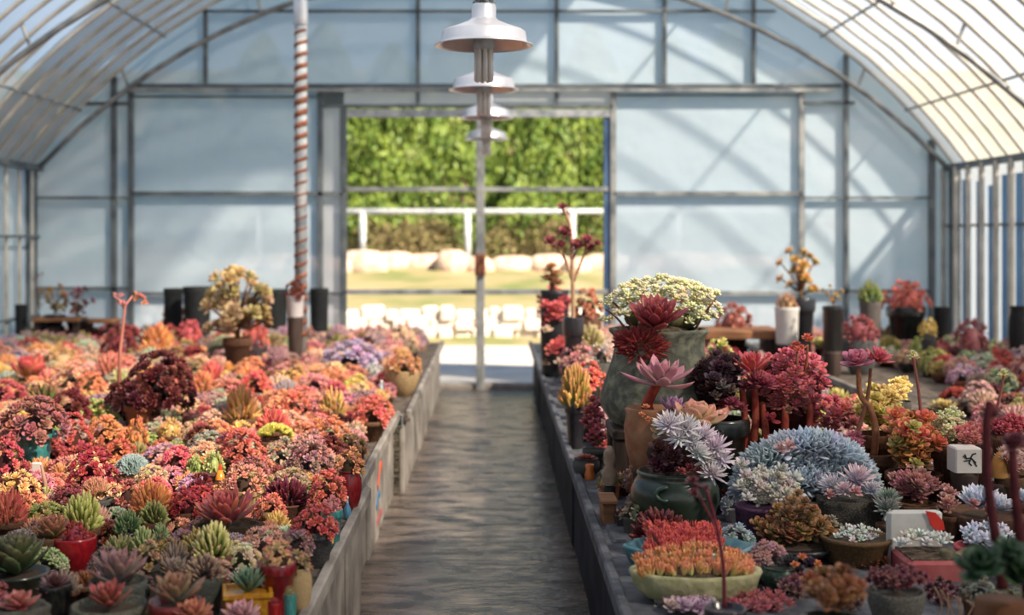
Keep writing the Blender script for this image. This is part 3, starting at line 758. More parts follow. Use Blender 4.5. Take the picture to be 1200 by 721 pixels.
def support(x, d, b, r):
    mb = MB(); mb.lathe([(r*.9, b-BZ), (r*.92, b-BZ-.015), (r*.7, 0)][::-1]+[(0, b-BZ)], 20)
    o = mb.obj('upturned_pot', M['darkwood'], smooth=True, loc=(x, d, BZ)); SUPN.append((o, x, d)); return o

# ---- left bench, nearest rows (picture coordinates of the foliage: centre, width, height)
plant(20, 632, 86, 76, 'spk', ((56, 84, 54), (92, 92, 60)), ('dish', 'black'), 'large dark green upright rosette in a black dish, at the bench\'s near left corner', lm='the large dark green rosette', n=60, kind='artichoke', poth=.075)
plant(62, 606, 50, 44, 'spk', ((116, 132, 70), (160, 92, 70)), ('taper', 'brown'), 'olive spiky rosette with reddish tips just behind the large dark green rosette', n=44, kind='artichoke')
plant(96, 596, 50, 46, 'fin', ((140, 156, 52), (224, 214, 120)), ('taper', 'brown'), 'yellow-green ball of finger leaves behind the red bowl', lm='the yellow-green finger ball', n=120)
plant(88, 619, 28, 20, 'clu', 'crimson', ('bowl', 'red'), 'small crimson rosettes growing in a glossy red bowl', potw=50, poth=.105, lm='the red bowl', kind='small')
plant(138, 652, 78, 56, 'ros', ((134, 138, 128), (150, 106, 98)), ('dish', 'grey'), 'big grey-green rosette with red lower leaves, right of the red bowl', lm='the big grey-green rosette', kind='upright', n=36)
plant(128, 688, 62, 40, 'ros', 'red-brown', ('dish', 'stone grey'), 'red-brown rosette in a wide grey dish in front of the big grey-green rosette', potw=84, kind='upright', n=26, lm='the red-brown rosette')
plant(205, 682, 72, 44, 'ros', ((116, 120, 98), (150, 96, 74)), ('dish', 'dark red'), 'wide olive-grey rosette with reddish edges in a dark dish, right of the red-brown rosette', kind='upright', n=32, lm='the wide olive-grey rosette')
plant(22, 691, 52, 36, 'ros', ((150, 56, 54), (170, 92, 84)), ('log', 'stone grey'), 'red rosette in a rough grey stone pot at the bottom left corner', potw=66, kind='open')
plant(100, 714, 40, 22, 'fin', ((150, 150, 80), (214, 190, 110)), ('taper', 'brown'), 'yellow-green finger-leaved clump at the very front, below the wide grey dish', poth=.05)
plant(150, 608, 36, 30, 'fin', 'green', ('taper', 'black'), 'bright green finger-leaved clump left of two paler ones', n=60, lm='the bright green clump')
plant(168, 628, 30, 30, 'fin', ((124, 150, 92), (186, 196, 130)), ('taper', 'brown'), 'pale green clump in front of the bright green clump', n=50)
plant(188, 619, 22, 20, 'fin', 'pale green', ('dish', 'brown'), 'tiny pale green clump in a flat brown dish', n=40, potw=42)
plant(172, 644, 34, 34, 'clu', ((150, 156, 120), (196, 150, 110)), ('taper', 'grey'), 'sage and tan cluster behind the big grey-green rosette')
plant(180, 597, 38, 28, 'fin', ((96, 116, 56), (166, 160, 90)), ('taper', 'brown'), 'dark olive finger-leaved clump in front of an orange one', n=80)
plant(178, 578, 54, 36, 'fin', ((222, 160, 80), (220, 120, 50)), ('taper', 'brown'), 'wide bright orange finger-leaved mound behind a dark olive clump', n=120, lm='the bright orange mound')
plant(250, 629, 50, 42, 'fin', ((142, 158, 62), (222, 212, 132)), ('taper', 'brown'), 'lime and cream ball of finger leaves in front of the bark pot', n=100, lm='the lime and cream ball')
plant(266, 584, 82, 58, 'ros', ((136, 104, 88), (186, 70, 58)), ('log', 'bark brown'), 'large red-edged rosette with grey-brown leaves in a dark bark pot', potw=76, kind='upright', n=40, poth=.11, lm='the large red-edged rosette')
plant(217, 583, 44, 32, 'clu', 'crimson', ('taper', 'brown'), 'dense crimson cluster left of the large red-edged rosette', kind='spoons', lm='the dense crimson cluster')
plant(205, 658, 44, 28, 'ros', 'grey-brown', ('taper', 'grey'), 'grey-brown rosette behind the wide olive-grey rosette')
plant(238, 660, 54, 28, 'fin', ((112, 100, 86), (160, 126, 108)), ('dish', 'grey'), 'grey-brown finger-leaved mat in front of the lime and cream ball')
plant(290, 674, 48, 32, 'spk', ((66, 106, 76), (120, 150, 116)), ('square', 'ochre'), 'green spiky rosette in a glossy ochre yellow square pot', potw=58, poth=.085, kind='spike', n=46, lm='the ochre square pot')
plant(283, 706, 52, 30, 'ros', ((176, 132, 140), (206, 150, 150)), ('taper', 'terracotta'), 'mauve-pink rosette right in front of the ochre square pot', kind='open', poth=.05)
plant(258, 662, 30, 26, 'clu', ((196, 170, 140), (206, 160, 140)), ('taper', 'brown'), 'cream and pink cluster left of the ochre square pot')
plant(308, 664, 34, 34, 'clu', ((204, 184, 144), (196, 150, 124)), ('taper', 'grey'), 'cream-tan cluster right behind the ochre square pot')
plant(325, 642, 38, 34, 'clu', ((220, 206, 140), (226, 140, 96)), ('taper', 'dark red'), 'cream and orange cluster in a glossy dark red pot with a thick rim', potw=44, poth=.14, lm='the dark red glossy pot')
plant(348, 630, 44, 26, 'clu', ((176, 140, 136), (160, 104, 110)), ('taper', 'stone grey'), 'mauve cluster in a grey stone pot behind the dark red glossy pot')
plant(372, 604, 54, 34, 'clu', ((214, 110, 80), (200, 64, 60)), ('taper', 'grey'), 'orange-red cluster near the aisle edge, right of a mauve one')
plant(398, 588, 24, 18, 'clu', 'pink', ('taper', 'teal'), 'pink cluster in a teal glazed pot at the aisle edge', potw=26, poth=.12, lm='the teal glazed pot')
plant(362, 652, 30, 26, 'clu', ((170, 150, 104), (190, 130, 90)), ('jar', 'tan'), 'tan-green cluster in a round tan pot at the aisle edge', poth=.12)
plant(340, 690, 14, 12, 'clu', 'olive', ('cyl', 'teal'), 'tiny olive sprig in a narrow teal cup beside the bench edge', poth=.11, potw=15)
plant(322, 700, 15, 12, 'ros', 'red', ('cyl', 'red'), 'tiny red rosette in a narrow red cup left of the narrow teal cup', poth=.09, potw=17)
plant(226, 706, 54, 28, 'ros', ((156, 96, 70), (180, 104, 72)), ('dish', 'dark red'), 'orange-brown rosette in a dark red dish at the front edge', kind='open')
plant(178, 714, 44, 22, 'ros', ((124, 112, 72), (156, 120, 80)), ('dish', 'brown'), 'olive-brown rosette at the very front, between two dishes', kind='open', poth=.05)
plant(65, 672, 44, 26, 'ros', ((96, 64, 62), (120, 72, 70)), ('dish', 'black'), 'dusky maroon rosette in shade behind the red-brown rosette', kind='thin')
# ---- left bench, lit middle rows
plant(6, 528, 46, 60, 'clu', ((206, 92, 84), (204, 50, 66)), ('taper', 'brown'), 'tall crimson-coral mound left of the teal fluted pot', kind='small', n=34)
plant(40, 486, 84, 42, 'clu', ((150, 118, 104), (176, 90, 92)), ('fluted', 'teal'), 'grey-red cluster overhanging a teal pot with fluted rings', potw=54, poth=.2, lm='the teal fluted pot', kind='spoons', n=34)
plant(86, 500, 40, 44, 'clu', ((226, 122, 104), (214, 64, 66)), ('taper', 'brown'), 'bright coral cluster right of the teal fluted pot', kind='spoons', n=24)
plant(82, 470, 50, 46, 'aeo', ((136, 40, 44), (116, 26, 34)), ('taper', 'terracotta'), 'dark red cluster behind a coral one, left of the dark maroon mound', n=22)
plant(34, 420, 60, 50, 'ros', ((206, 134, 74), (196, 60, 44)), ('taper', 'brown'), 'large fleshy red and orange rosette with paddle leaves by the left edge', kind='paddle', n=9, lm='the fleshy paddle-leaf plant', hero=True)
plant(6, 455, 50, 26, 'clu', ((206, 96, 92), (190, 66, 72)), ('dish', 'tan'), 'low pinkish red mat below the fleshy paddle-leaf plant', kind='small', n=34)
plant(84, 437, 50, 32, 'clu', 'peach', ('taper', 'tan'), 'peach cluster right of the fleshy paddle-leaf plant')
plant(128, 424, 36, 26, 'fin', 'coral', ('taper', 'brown'), 'coral finger-leaved clump just left of the dark maroon mound')
plant(106, 445, 38, 26, 'clu', ((226, 170, 110), (228, 110, 70)), ('taper', 'terracotta'), 'orange and peach cluster left of the dark maroon mound')
plant(142, 440, 28, 24, 'fin', ((166, 172, 90), (224, 214, 150)), ('taper', 'brown'), 'lime sprig tucked against the dark maroon mound')
dm = plant(188, 433, 82, 58, 'aeo', 'maroon', None, 'broad dark maroon double mound on a terracotta pot', lm='the dark maroon mound', n=40, hero=True, d=9.2)
_e = dm; _d = D(9.2); BOXES.append((174, 470, 92, 70, _d))
for dx, dy, w_, h_ in ((-28, 32, 66, 42), (18, 34, 50, 36)):
    s = _d/F; z_ = Z(433+dy+h_/2, _d)-BZ
    for i, (p, nn) in enumerate(dome_pts(22, 40+dy, lo=-.4)):
        put('rosette', ros_mesh('tight', i % 3), _e, matrix=nrm_mat(Vector((dx*s+p.x*w_/2*s*.8, -.07+p.y*w_/2*s*.8, z_+h_*s*.4+p.z*h_*s*.5)), nn, w_*s*.17, i), c=jit((66, 18, 22), 10), c2=jit((84, 22, 28), 10))
_m = MB(); _m.tube([(-.05, 0, .1), (-.04, 0, .2), (0, 0, .34)], [.05, .045, .03], 8); _m.obj('stem', M['stem'], _e, smooth=True, c=(90, 60, 46))
put('pot', pot_mesh('taper', 'clay'), _e, (-.1, -.03, 0), sc=(.075, .075, Z(474, _d)-BZ), c=(178, 110, 80), c2=(190, 124, 92))
plant(124, 500, 44, 36, 'clu', 'orange', ('taper', 'brown'), 'orange cluster in front of the dark maroon mound', kind='spoons')
plant(160, 505, 26, 32, 'clu', ((214, 160, 70), (220, 116, 56)), ('taper', 'tan'), 'narrow golden-orange cluster below the dark maroon mound', kind='spoons')
plant(140, 522, 40, 24, 'clu', ((220, 130, 70), (206, 72, 48)), ('taper', 'terracotta'), 'orange-red cluster in front of two golden-orange ones')
plant(108, 542, 58, 48, 'aeo', ((206, 56, 48), (176, 26, 44)), ('taper', 'brown'), 'vivid crimson mound beside a silvery crest', n=34, lm='the vivid crimson mound', kind='spoons')
plant(155, 544, 46, 28, 'cre', 'blue-grey', ('taper', 'brown'), 'silvery blue-grey crested plant right of the vivid crimson mound', lm='the silvery crest')
plant(178, 556, 44, 34, 'clu', ((232, 204, 154), (236, 174, 140)), ('taper', 'brown'), 'pale peach mound right of the silvery crest', n=30)
plant(180, 569, 46, 20, 'clu', ((230, 130, 110), (226, 82, 92)), ('taper', 'brown'), 'low pink cluster in front of a pale peach mound')
plant(70, 545, 24, 20, 'ros', ((236, 180, 96), (226, 140, 90)), ('taper', 'tan'), 'small golden rosette just below the teal fluted pot')
plant(112, 571, 42, 28, 'cre', ((200, 170, 104), (214, 130, 104)), ('taper', 'grey'), 'tan-peach crested mound in front of the vivid crimson mound')
plant(84, 576, 44, 22, 'clu', ((190, 104, 98), (150, 54, 62)), ('taper', 'brown'), 'dusty red mat behind the yellow-green finger ball')
plant(10, 590, 44, 40, 'fin', ((216, 110, 84), (196, 56, 44)), ('taper', 'brown'), 'red-orange finger-leaved plant by the left edge behind the large dark green rosette', n=70)
plant(148, 572, 32, 34, 'clu', ((176, 104, 84), (176, 74, 70)), ('taper', 'brown'), 'brick red cluster between a crested mound and the bright orange mound')
plant(208, 531, 38, 30, 'clu', ((232, 122, 120), (224, 66, 92)), ('taper', 'brown'), 'hot pink cluster with no close match, right of the silvery crest', kind='spoons', lm='the hot pink cluster')
plant(228, 543, 20, 22, 'clu', ((130, 158, 70), (186, 190, 104)), ('taper', 'brown'), 'lime green cluster, left one of a pair right of the hot pink cluster')
plant(250, 540, 26, 24, 'clu', ((150, 168, 84), (206, 204, 130)), ('taper', 'brown'), 'lime green cluster, right one of a pair right of the hot pink cluster')
plant(200, 500, 22, 22, 'clu', 'yellow', ('taper', 'brown'), 'small yellow-green head on a stalk right of the dark maroon mound', kind='star')
plant(236, 562, 30, 28, 'aeo', ((150, 40, 48), (120, 24, 36)), ('taper', 'brown'), 'small wine red cluster behind the large red-edged rosette', n=9)
plant(286, 556, 56, 34, 'clu', ((222, 170, 130), (216, 120, 104)), ('square', 'tan'), 'peach cluster in a square tan pot behind the large red-edged rosette')
plant(322, 505, 48, 22, 'cre', ((184, 178, 50), (226, 210, 80)), ('taper', 'brown'), 'vivid yellow-green crested plant in the middle of the bench', lm='the yellow-green crest')
plant(284, 516, 52, 40, 'clu', ((222, 124, 92), (216, 84, 72)), ('taper', 'brown'), 'coral cluster left of the yellow-green crest', lm='the big coral cluster')
plant(294, 545, 46, 26, 'clu', ((150, 96, 96), (186, 100, 90)), ('taper', 'black'), 'dull mauve-red cluster in front of the big coral cluster')
plant(362, 528, 54, 38, 'clu', ((176, 140, 136), (170, 118, 116)), ('taper', 'brown'), 'mauve-grey cluster right of the yellow-green crest', lm='the mauve-grey cluster')
plant(384, 566, 48, 38, 'clu', ((224, 140, 90), (220, 76, 70)), ('taper', 'brown'), 'bright coral-orange cluster left of the dark red striped jar', kind='spoons')
plant(318, 586, 36, 24, 'clu', ((226, 150, 110), (222, 100, 76)), ('taper', 'tan'), 'orange-coral cluster right of the large red-edged rosette')
plant(427, 536, 36, 30, 'clu', ((218, 170, 104), (222, 140, 84)), ('jar', 'dark red'), 'peach-yellow cluster in a dark red striped jar at the aisle edge', potw=26, poth=.15, lm='the dark red striped jar')
plant(282, 470, 46, 40, 'fin', ((214, 170, 84), (222, 140, 70)), ('taper', 'brown'), 'golden orange finger-leaved clump right of the dark maroon mound', lm='the golden finger clump', n=70)
plant(345, 470, 38, 40, 'clu', ((222, 140, 84), (216, 104, 78)), ('taper', 'brown'), 'orange cluster with a pinkish crown, right of the golden finger clump', kind='spoons')
plant(300, 444, 40, 30, 'clu', ((226, 120, 92), (226, 90, 76)), ('taper', 'teal'), 'coral cluster behind the golden finger clump')
plant(390, 468, 36, 36, 'fin', ((206, 184, 90), (222, 150, 84)), ('taper', 'red'), 'yellow finger-leaved clump before a pink-red plant', n=70, lm='the yellow finger clump')
plant(392, 452, 30, 18, 'clu', ((206, 100, 104), (196, 70, 88)), ('taper', 'brown'), 'pink-red cluster behind the yellow finger clump')
plant(320, 489, 44, 30, 'fin', ((222, 104, 80), (206, 60, 52)), ('taper', 'brown'), 'coral red spiky clump behind the yellow-green crest', n=60)
plant(249, 430, 38, 34, 'ros', ((222, 92, 72), (206, 60, 58)), ('taper', 'brown'), 'bright red rosette right of the dark maroon mound', hero=False)
plant(268, 427, 18, 18, 'ros', ((236, 170, 60), (232, 140, 40)), ('taper', 'brown'), 'tiny orange-yellow rosette touching a bright red one')
plant(238, 445, 32, 26, 'fin', 'orange', ('taper', 'black'), 'orange finger clump against the right side of the dark maroon mound')
plant(262, 405, 42, 26, 'cre', 'sage', ('taper', 'brown'), 'sage grey crested plant below the tall olive bush', lm='the sage crest')
plant(278, 358, 78, 76, 'tree', ((168, 156, 86), (196, 156, 104)), ('taper', 'brown'), 'tall olive and tan branching bush rising above the far plants', d=13.0, n=38, lm='the tall olive bush', hero=True, potw=34)
plant(185, 392, 40, 30, 'fin', ((228, 170, 70), (222, 110, 50)), ('taper', 'brown'), 'golden orange clump behind the dark maroon mound')
plant(143, 398, 48, 34, 'aeo', ((130, 44, 40), (140, 40, 46)), ('taper', 'brown'), 'wine red cluster behind and left of the dark maroon mound')
plant(205, 370, 32, 30, 'clu', ((214, 130, 100), (206, 96, 84)), ('taper', 'brown'), 'coral cluster in front of the black nursery pots')
plant(222, 388, 28, 24, 'clu', ((220, 100, 84), (206, 70, 84)), ('taper', 'brown'), 'coral-pink cluster just left of the tall olive bush')
plant(300, 392, 32, 30, 'clu', ((220, 110, 84), (206, 80, 60)), ('taper', 'brown'), 'red-orange cluster right under the tall olive bush')
plant(412, 412, 70, 26, 'clu', 'lilac', ('dish', 'grey'), 'wide lilac-pink mat in a dish near the far aisle edge', n=34, lm='the lilac mat')
plant(481, 424, 46, 20, 'clu', ((206, 160, 90), (214, 140, 84)), ('bowl', 'tan'), 'golden-tan cluster in a round tan bowl at the far aisle edge', potw=42, poth=.16, lm='the round tan bowl')
plant(438, 432, 20, 14, 'clu', 'white', ('taper', 'grey'), 'white cluster left of the round tan bowl, beside a red bloom')
plant(458, 432, 20, 14, 'clu', ((226, 216, 200), (230, 220, 210)), ('taper', 'blue'), 'white cluster in a bluish pot against the round tan bowl')
plant(448, 441, 16, 14, 'clu', 'scarlet', ('taper', 'brown'), 'scarlet bloom between two white clusters by the round tan bowl')
plant(436, 480, 44, 26, 'clu', ((222, 150, 84), (220, 84, 70)), ('taper', 'brown'), 'orange cluster where the near bench sections step back')
plant(346, 334, 24, 26, 'aeo', ((110, 56, 44), (130, 60, 50)), ('cyl', 'white'), 'round brown head in a white pot beside the wrapped post', d=13.1, poth=.15, hero=True, n=12, lm='the brown head in a white pot')
plant(45, 345, 14, 52, 'tree', ((70, 80, 46), (120, 70, 56)), ('taper', 'black'), 'thin upright dark-topped plant at the far left end', d=16.4, n=7, poth=.1)
plant(64, 352, 30, 34, 'tree', 'olive', ('taper', 'black'), 'olive branching plant on the brown shelf board', d=16.2, poth=.1, lm='the olive plant on the shelf board')
plant(90, 354, 32, 40, 'tree', ((130, 92, 84), (140, 80, 88)), ('taper', 'black'), 'mauve-brown branching plant on the brown shelf board', d=16.2, poth=.1)
# flower stalk
def stalk(e, pts, r, c, name='flower_stalk'):
    mb = MB(); mb.tube(pts, r, 6); return mb.obj(name, M['stem'], e, smooth=True, c=c)
d_ = D(9.6); e = empty('flowering_succulent', (X(138, d_), d_, BZ)); tag(e, 'tall pale flower stalk with drooping orange blooms, left of the dark maroon mound', 'succulent')
make_pot(e, 'taper', 'brown', .08, .09); foliage(e, 'ros', .16, .07, .09, (150, 120, 100), (190, 100, 90), 20, 12)
zz = lambda py: Z(py, d_)-BZ; xx = lambda px: X(px, d_)-X(138, d_)
stalk(e, [(0, 0, .1), (xx(141), 0, zz(410)), (xx(147), 0, zz(358)), (xx(156), 0, zz(346))], [.011, .009, .006, .004], (206, 130, 112))
stalk(e, [(xx(146), 0, zz(362)), (xx(140), 0, zz(352)), (xx(133), 0, zz(347))], [.006, .005, .003], (196, 120, 112))
for px, py, c in ((157, 345, 'orange'), (163, 347, 'coral'), (167, 350, 'coral'), (160, 351, 'orange'), (133, 347, 'dusty pink'), (141, 348, 'pink'), (145, 356, 'pink'), (137, 356, 'dusty pink'), (170, 356, 'orange')):
    put('flower', ros_mesh('star', 0), e, (xx(px), rnd.uniform(-.02, .02), zz(py)), (rnd.uniform(-1, 1), rnd.uniform(-1, 1), 0), .026, *PAL[c])
LAND.append((146, 380, 'the tall flower stalk'))
# black nursery pots and boards at the far end
for i, (px, py0, py1, w_, d_, lab) in enumerate([(203, 338, 395, 22, 16.6, 'tall black nursery pot at the far end, left one of two big ones'), (231, 336, 395, 32, 16.3, 'widest black nursery pot at the far end, beside the tall olive bush'),
                                        (322, 339, 395, 30, 16.5, 'black nursery pot against the end wall left of the wrapped post'), (374, 338, 395, 22, 16.7, 'black nursery pot just right of the wrapped post'), (25, 357, 395, 14, 16.5, 'narrow black pot at the far left corner of the bench')]):
    d_ = D(d_); h = Z(py0, d_)-BZ; o = put('nursery_pot', pot_mesh('cyl', 'clay'), None, (X(px, d_), d_, BZ), sc=(w_/2*d_/F, w_/2*d_/F, h), c=(30, 34, 36), c2=(48, 50, 50)); tag(o, lab, 'pot'); PLACED.append((X(px, d_), d_, .12))
for px0, px1, py, d_, lab in ((42, 98, 372, 16.2, 'brown shelf board carrying plants at the far left end'), (98, 138, 374, 16.4, 'yellowish board right of the brown shelf board')):
    d_ = D(d_); e = empty('shelf', ((X(px0, d_)+X(px1, d_))/2, d_, BZ)); tag(e, lab, 'shelf'); hw = (X(px1, d_)-X(px0, d_))/2; h = Z(py, d_)-BZ
    mb = MB(); mb.bbox((-hw, -.14, h-.03), (hw, .14, h)); mb.obj('board', M['wood'], e)
    for s in (-1, 1): mb = MB(); mb.bbox((s*hw*.8-.03, -.1, 0), (s*hw*.8+.03, .1, h-.03)); mb.obj('leg', M['darkwood'], e)
# small ornaments among the left plants
def ornament(name, px, py, w, h, d, build, lab, cat='ornament'):
    s = d/F; x = X(px, d); edge = -.49 if d < D(7.15) else -.535 if d < D(10.3) else -.475
    if x < 0: x = min(x, edge-w*s*.55)
    e = empty(name, (x, d, Z(py+h/2, d))); tag(e, lab, cat); build(e, w*s, h*s); return e
def cone_fig(e, W, H):
    for nm, pr, c in (('cap', [(W*.22, H*.55), (W*.15, H*.8), (0, H)], (214, 60, 30)), ('body', [(W*.5, 0), (W*.46, H*.1), (W*.22, H*.56), (0, H*.56)], (236, 140, 30))):
        mb = MB(); mb.lathe(pr, 16); mb.obj(nm, M['glaze'], e, smooth=True, c=c, c2=tuple(min(255, v+14) for v in c))
def setz(e): 
    return e
ornament('gnome_figurine', 258, 552, 12, 20, F*(CAMZ-BZ-.06)/(562-CY), cone_fig, 'small orange and red pointed figurine behind the large red-edged rosette')
def cup_fig(c, c2=None):
    def f(e, W, H):
        mb = MB(); mb.lathe([(W*.4, 0), (W*.5, H*.1), (W*.5, H*.5), (W*.2, H*.75), (W*.12, H), (0, H)], 16); mb.obj('body', M['glaze'], e, smooth=True, c=c, c2=c2 or c)
        mb = MB(); mb.lathe([(W*.13, H), (W*.17, H*1.03), (W*.17, H*1.12), (0, H*1.14)], 12); mb.obj('stopper', M['glaze'], e, smooth=True, c=(225, 222, 216))
    return f
for nm, px, py, w, h, c, lab in (('bottle_ornament', 397, 520, 12, 18, (200, 222, 224), 'small pale blue and white bottle ornament right of the mauve-grey cluster'), ('bottle_ornament', 413, 562, 12, 20, (74, 140, 136), 'small teal bottle ornament left of the dark red striped jar'),
                                 ('bottle_ornament', 407, 597, 9, 24, (84, 140, 170), 'slim blue bottle ornament at the aisle edge beside the teal glazed pot'), ('bottle_ornament', 411, 588, 10, 22, (206, 150, 40), 'slim yellow bottle ornament at the aisle edge'),
                                 ('bottle_ornament', 447, 462, 10, 26, (150, 186, 190), 'pale teal bottle ornament below the scarlet bloom')):
    ornament(nm, px, py, w, h, F*(CAMZ-BZ)/(py+h/2-CY), cup_fig(c), lab)
def plaque(c):
    def f(e, W, H):
        mb = MB(); mb.bbox((-W/2, -.008, H*.4), (W/2, .008, H), .004); mb.obj('plate', M['clay'], e, c=c, c2=c); mb = MB(); mb.tube([(0, 0, 0), (0, 0, H*.42)], .006, 6); mb.obj('stake', M['stem'], e, c=(90, 60, 50))
    return f
ornament('plant_tag', 386, 634, 10, 26, F*(CAMZ-BZ)/(647-CY), plaque((222, 170, 104)), 'tan plant tag on a stake at the aisle edge', 'tag')
ornament('plant_tag', 43, 562, 12, 40, F*(CAMZ-BZ)/(582-CY), plaque((224, 212, 200)), 'white plant tag on a stake below the teal fluted pot', 'tag')
for px, top, bot, lab in ((50, 545, 600, 'bare pinkish flower stalk in front of the teal fluted pot'), (22, 555, 612, 'bare pale flower stalk left of the white plant tag')):
    dd = F*(CAMZ-BZ)/(bot-CY); e = empty('dry_stalk', (X(px, dd), dd, BZ)); tag(e, lab, 'stalk'); stalk(e, [(0, 0, 0), (.01, 0, .1), (-.005, 0, Z(top, dd)-BZ)], [.009, .008, .005], (186, 140, 120), 'stem')
# ------------------------------------------------------------------ right bench: the sharp foreground group
def heads(e, d, ex, kind, lst, c1, c2, tilt=.45, dep=.05, nm='rosette', var=12, back=0):
    """rosettes of one plant; lst: (px, py, width px) of each head, placed about the plant's own depth"""
    for i, it in enumerate(lst):
        px, py, w = it[:3]; dd = d+rnd.uniform(-dep, dep)+(it[3] if len(it) > 3 else 0)
        s = dd/F
        p = Vector((X(px, dd)-e.location.x, dd-e.location.y, Z(py, dd)-e.location.z))
        n = Vector((rnd.uniform(-.35, .35)+(px-ex)*.006, -tilt+rnd.uniform(-.25, .15), 1)).normalized()
        put(nm, ros_mesh(kind, i % 3), e, matrix=nrm_mat(p, n, w*s*.52, rnd.uniform(0, 6)), c=jit(c1, var), c2=jit(c2, var))
def blob(px0, px1, py0, py1, n, w, seed=1, top=True):
    """points spread over an ellipse seen in the picture"""
    r = random.Random(seed); out = []; cx, cy, rx, ry = (px0+px1)/2, (py0+py1)/2, (px1-px0)/2, (py1-py0)/2
    for i in range(n):
        q = math.sqrt((i+.5)/n); a = i*2.39996
        x, y = q*math.cos(a), q*math.sin(a)
        out.append((cx+rx*x, cy+ry*y, w*r.uniform(.85, 1.2), .16*(-(1-y)*.0)+.12*(x*x+y*y)-.06*y))
    return out
def root(name, px, d, b, lab, lm=None, py=None, cat='succulent'):
    e = empty(name, (X(px, d), d, b)); tag(e, lab, cat)
    if lm: LAND.append((px, py, lm))
    RIGHT.append((e, px, d))
    return e
RIGHT = []
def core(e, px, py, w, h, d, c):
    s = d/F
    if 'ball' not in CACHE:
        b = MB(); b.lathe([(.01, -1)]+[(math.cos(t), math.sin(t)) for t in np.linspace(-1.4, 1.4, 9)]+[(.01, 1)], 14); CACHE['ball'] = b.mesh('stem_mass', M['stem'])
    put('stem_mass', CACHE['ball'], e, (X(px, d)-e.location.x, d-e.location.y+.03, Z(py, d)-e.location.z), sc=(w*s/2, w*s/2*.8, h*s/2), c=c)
def stem(e, d, pts, r, c=(120, 74, 62), c2=(150, 100, 84)):
    mb = MB(); n = len(pts)
    P3 = [Vector((X(p[0], d)-e.location.x, (p[2] if len(p) > 2 else 0), Z(p[1], d)-e.location.z)) for p in pts]
    # smooth the path
    Q = []
    for i in range(n-1):
        a = P3[max(i-1, 0)]; b = P3[i]; c_ = P3[i+1]; f_ = P3[min(i+2, n-1)]
        for k in range(5):
            t = k/5; Q.append(.5*((2*b)+(-a+c_)*t+(2*a-5*b+4*c_-f_)*t*t+(-a+3*b-3*c_+f_)*t**3))
    Q.append(P3[-1]); s = d/F
    rr = [r*s*(1-.35*i/(len(Q)-1)) for i in range(len(Q))]
    mb.tube(Q, rr, 7); return mb.obj('stem', M['stem'], e, smooth=True, c=c, c2=c2)
def leafros(e, px, py, w, d, kind, n, c1, c2, tilt=(0, 0), zoff=0):
    """a big rosette whose leaves are parts"""
    R = w/2*d/F; a = list(ROS[kind]); a[0] = n; sp, style, curl = spec(*a, seed=n)
    base = Matrix.Translation((X(px, d)-e.location.x, d-e.location.y+zoff, Z(py, d)-e.location.z)) @ Matrix.Rotation(tilt[0], 4, 'X') @ Matrix.Rotation(tilt[1], 4, 'Y')
    for i, (az, el, L, wd, r0, z0) in enumerate(sp):
        m = base @ Matrix.Rotation(az, 4, 'Z') @ Matrix.Translation((0, r0*R, z0*R*.6)) @ Matrix.Rotation(el, 4, 'X') @ Matrix.Diagonal((R*wd/.2, R*L, R*wd/.2, 1))
        put('leaf', leaf_mesh(style, .2, curl, i % 3), e, matrix=m, c=jit(c1, 8), c2=jit(c2, 8))
def boxthing(name, px0, px1, py0, py1, d, depth, m, lab, cat, b=None):
    z0 = BZ if b is None else b; z1 = Z(py0, d); x0, x1 = X(px0, d), X(px1, d)
    e = empty(name, ((x0+x1)/2, d+depth/2, z0)); tag(e, lab, cat); hw = (x1-x0)/2
    return e, hw, z1-z0

# --- stone urn with three plants
d = D(7.3); s = d/F; e = root('planted_urn', 772, d, Z(497, d), 'tall rough grey stone urn with cream sedum and red rosettes spilling over its rim', 'the tall stone urn', 430)
H = 112*s
mb = MB(); mb.lathe([(50*s, 0), (57*s, .02), (66*s, H*.16), (69*s, H*.27), (64*s, H*.45), (56*s, H*.66), (52*s, H*.8), (53*s, H*.92), (58*s, H*.97), (58*s, H), (50*s, H), (46*s, H*.94), (0, H*.92)], 48, wob=lambda q, z: .02*math.sin(5*q+9*z)+.012*math.sin(11*q))
mb.obj('urn', M['rough'], e, smooth=True, c=(92, 94, 84), c2=(136, 136, 116))
mb = MB(); mb.lathe([(47*s, 0), (30*s, .03), (0, .05)], 20); mb.obj('soil', M['soil'], e, loc=(0, 0, H*.92))
core(e, 777, 374, 90, 34, d+.06, (84, 82, 52))
cr = [(715+i*7.2, 352-24*math.sin(math.pi*(i+1)/19)+rnd.uniform(-5, 5), 15) for i in range(18)]
cr += [(x, 362-18*math.sin(math.pi*(x-700)/150)+rnd.uniform(-6, 6), 15) for x in range(712, 846, 8)]+[(x, 376-12*math.sin(math.pi*(x-700)/150)+rnd.uniform(-6, 6), 14) for x in list(range(708, 742, 8))+list(range(800, 842, 7))]
cr += [(834, 346, 12), (840, 344, 11), (842, 366, 14), (836, 372, 13), (704, 354, 10), (716, 349, 12)]
cr += [(x, 338-9*math.sin(math.pi*(x-735)/90), 14, .08) for x in range(740, 820, 7)]
cr += blob(722, 836, 332, 384, 70, 14, 77)
heads(e, d-.02, 775, 'bead', cr, (206, 202, 140), (232, 224, 178), tilt=.35, dep=.08, nm='cream_rosette')
for a in ((742, 385, 716, 352), (735, 388, 709, 362), (815, 385, 838, 350), (760, 385, 750, 345), (790, 385, 800, 345)): stem(e, d, [(a[0], a[1], 0), ((a[0]+a[2])/2, (a[1]+a[3])/2-3, -.02), (a[2], a[3], -.02)], 1.6, (80, 56, 44))
leafros(e, 768, 384, 92, d-.2, 'upright', 40, (140, 40, 52), (160, 46, 54), (.35, 0))
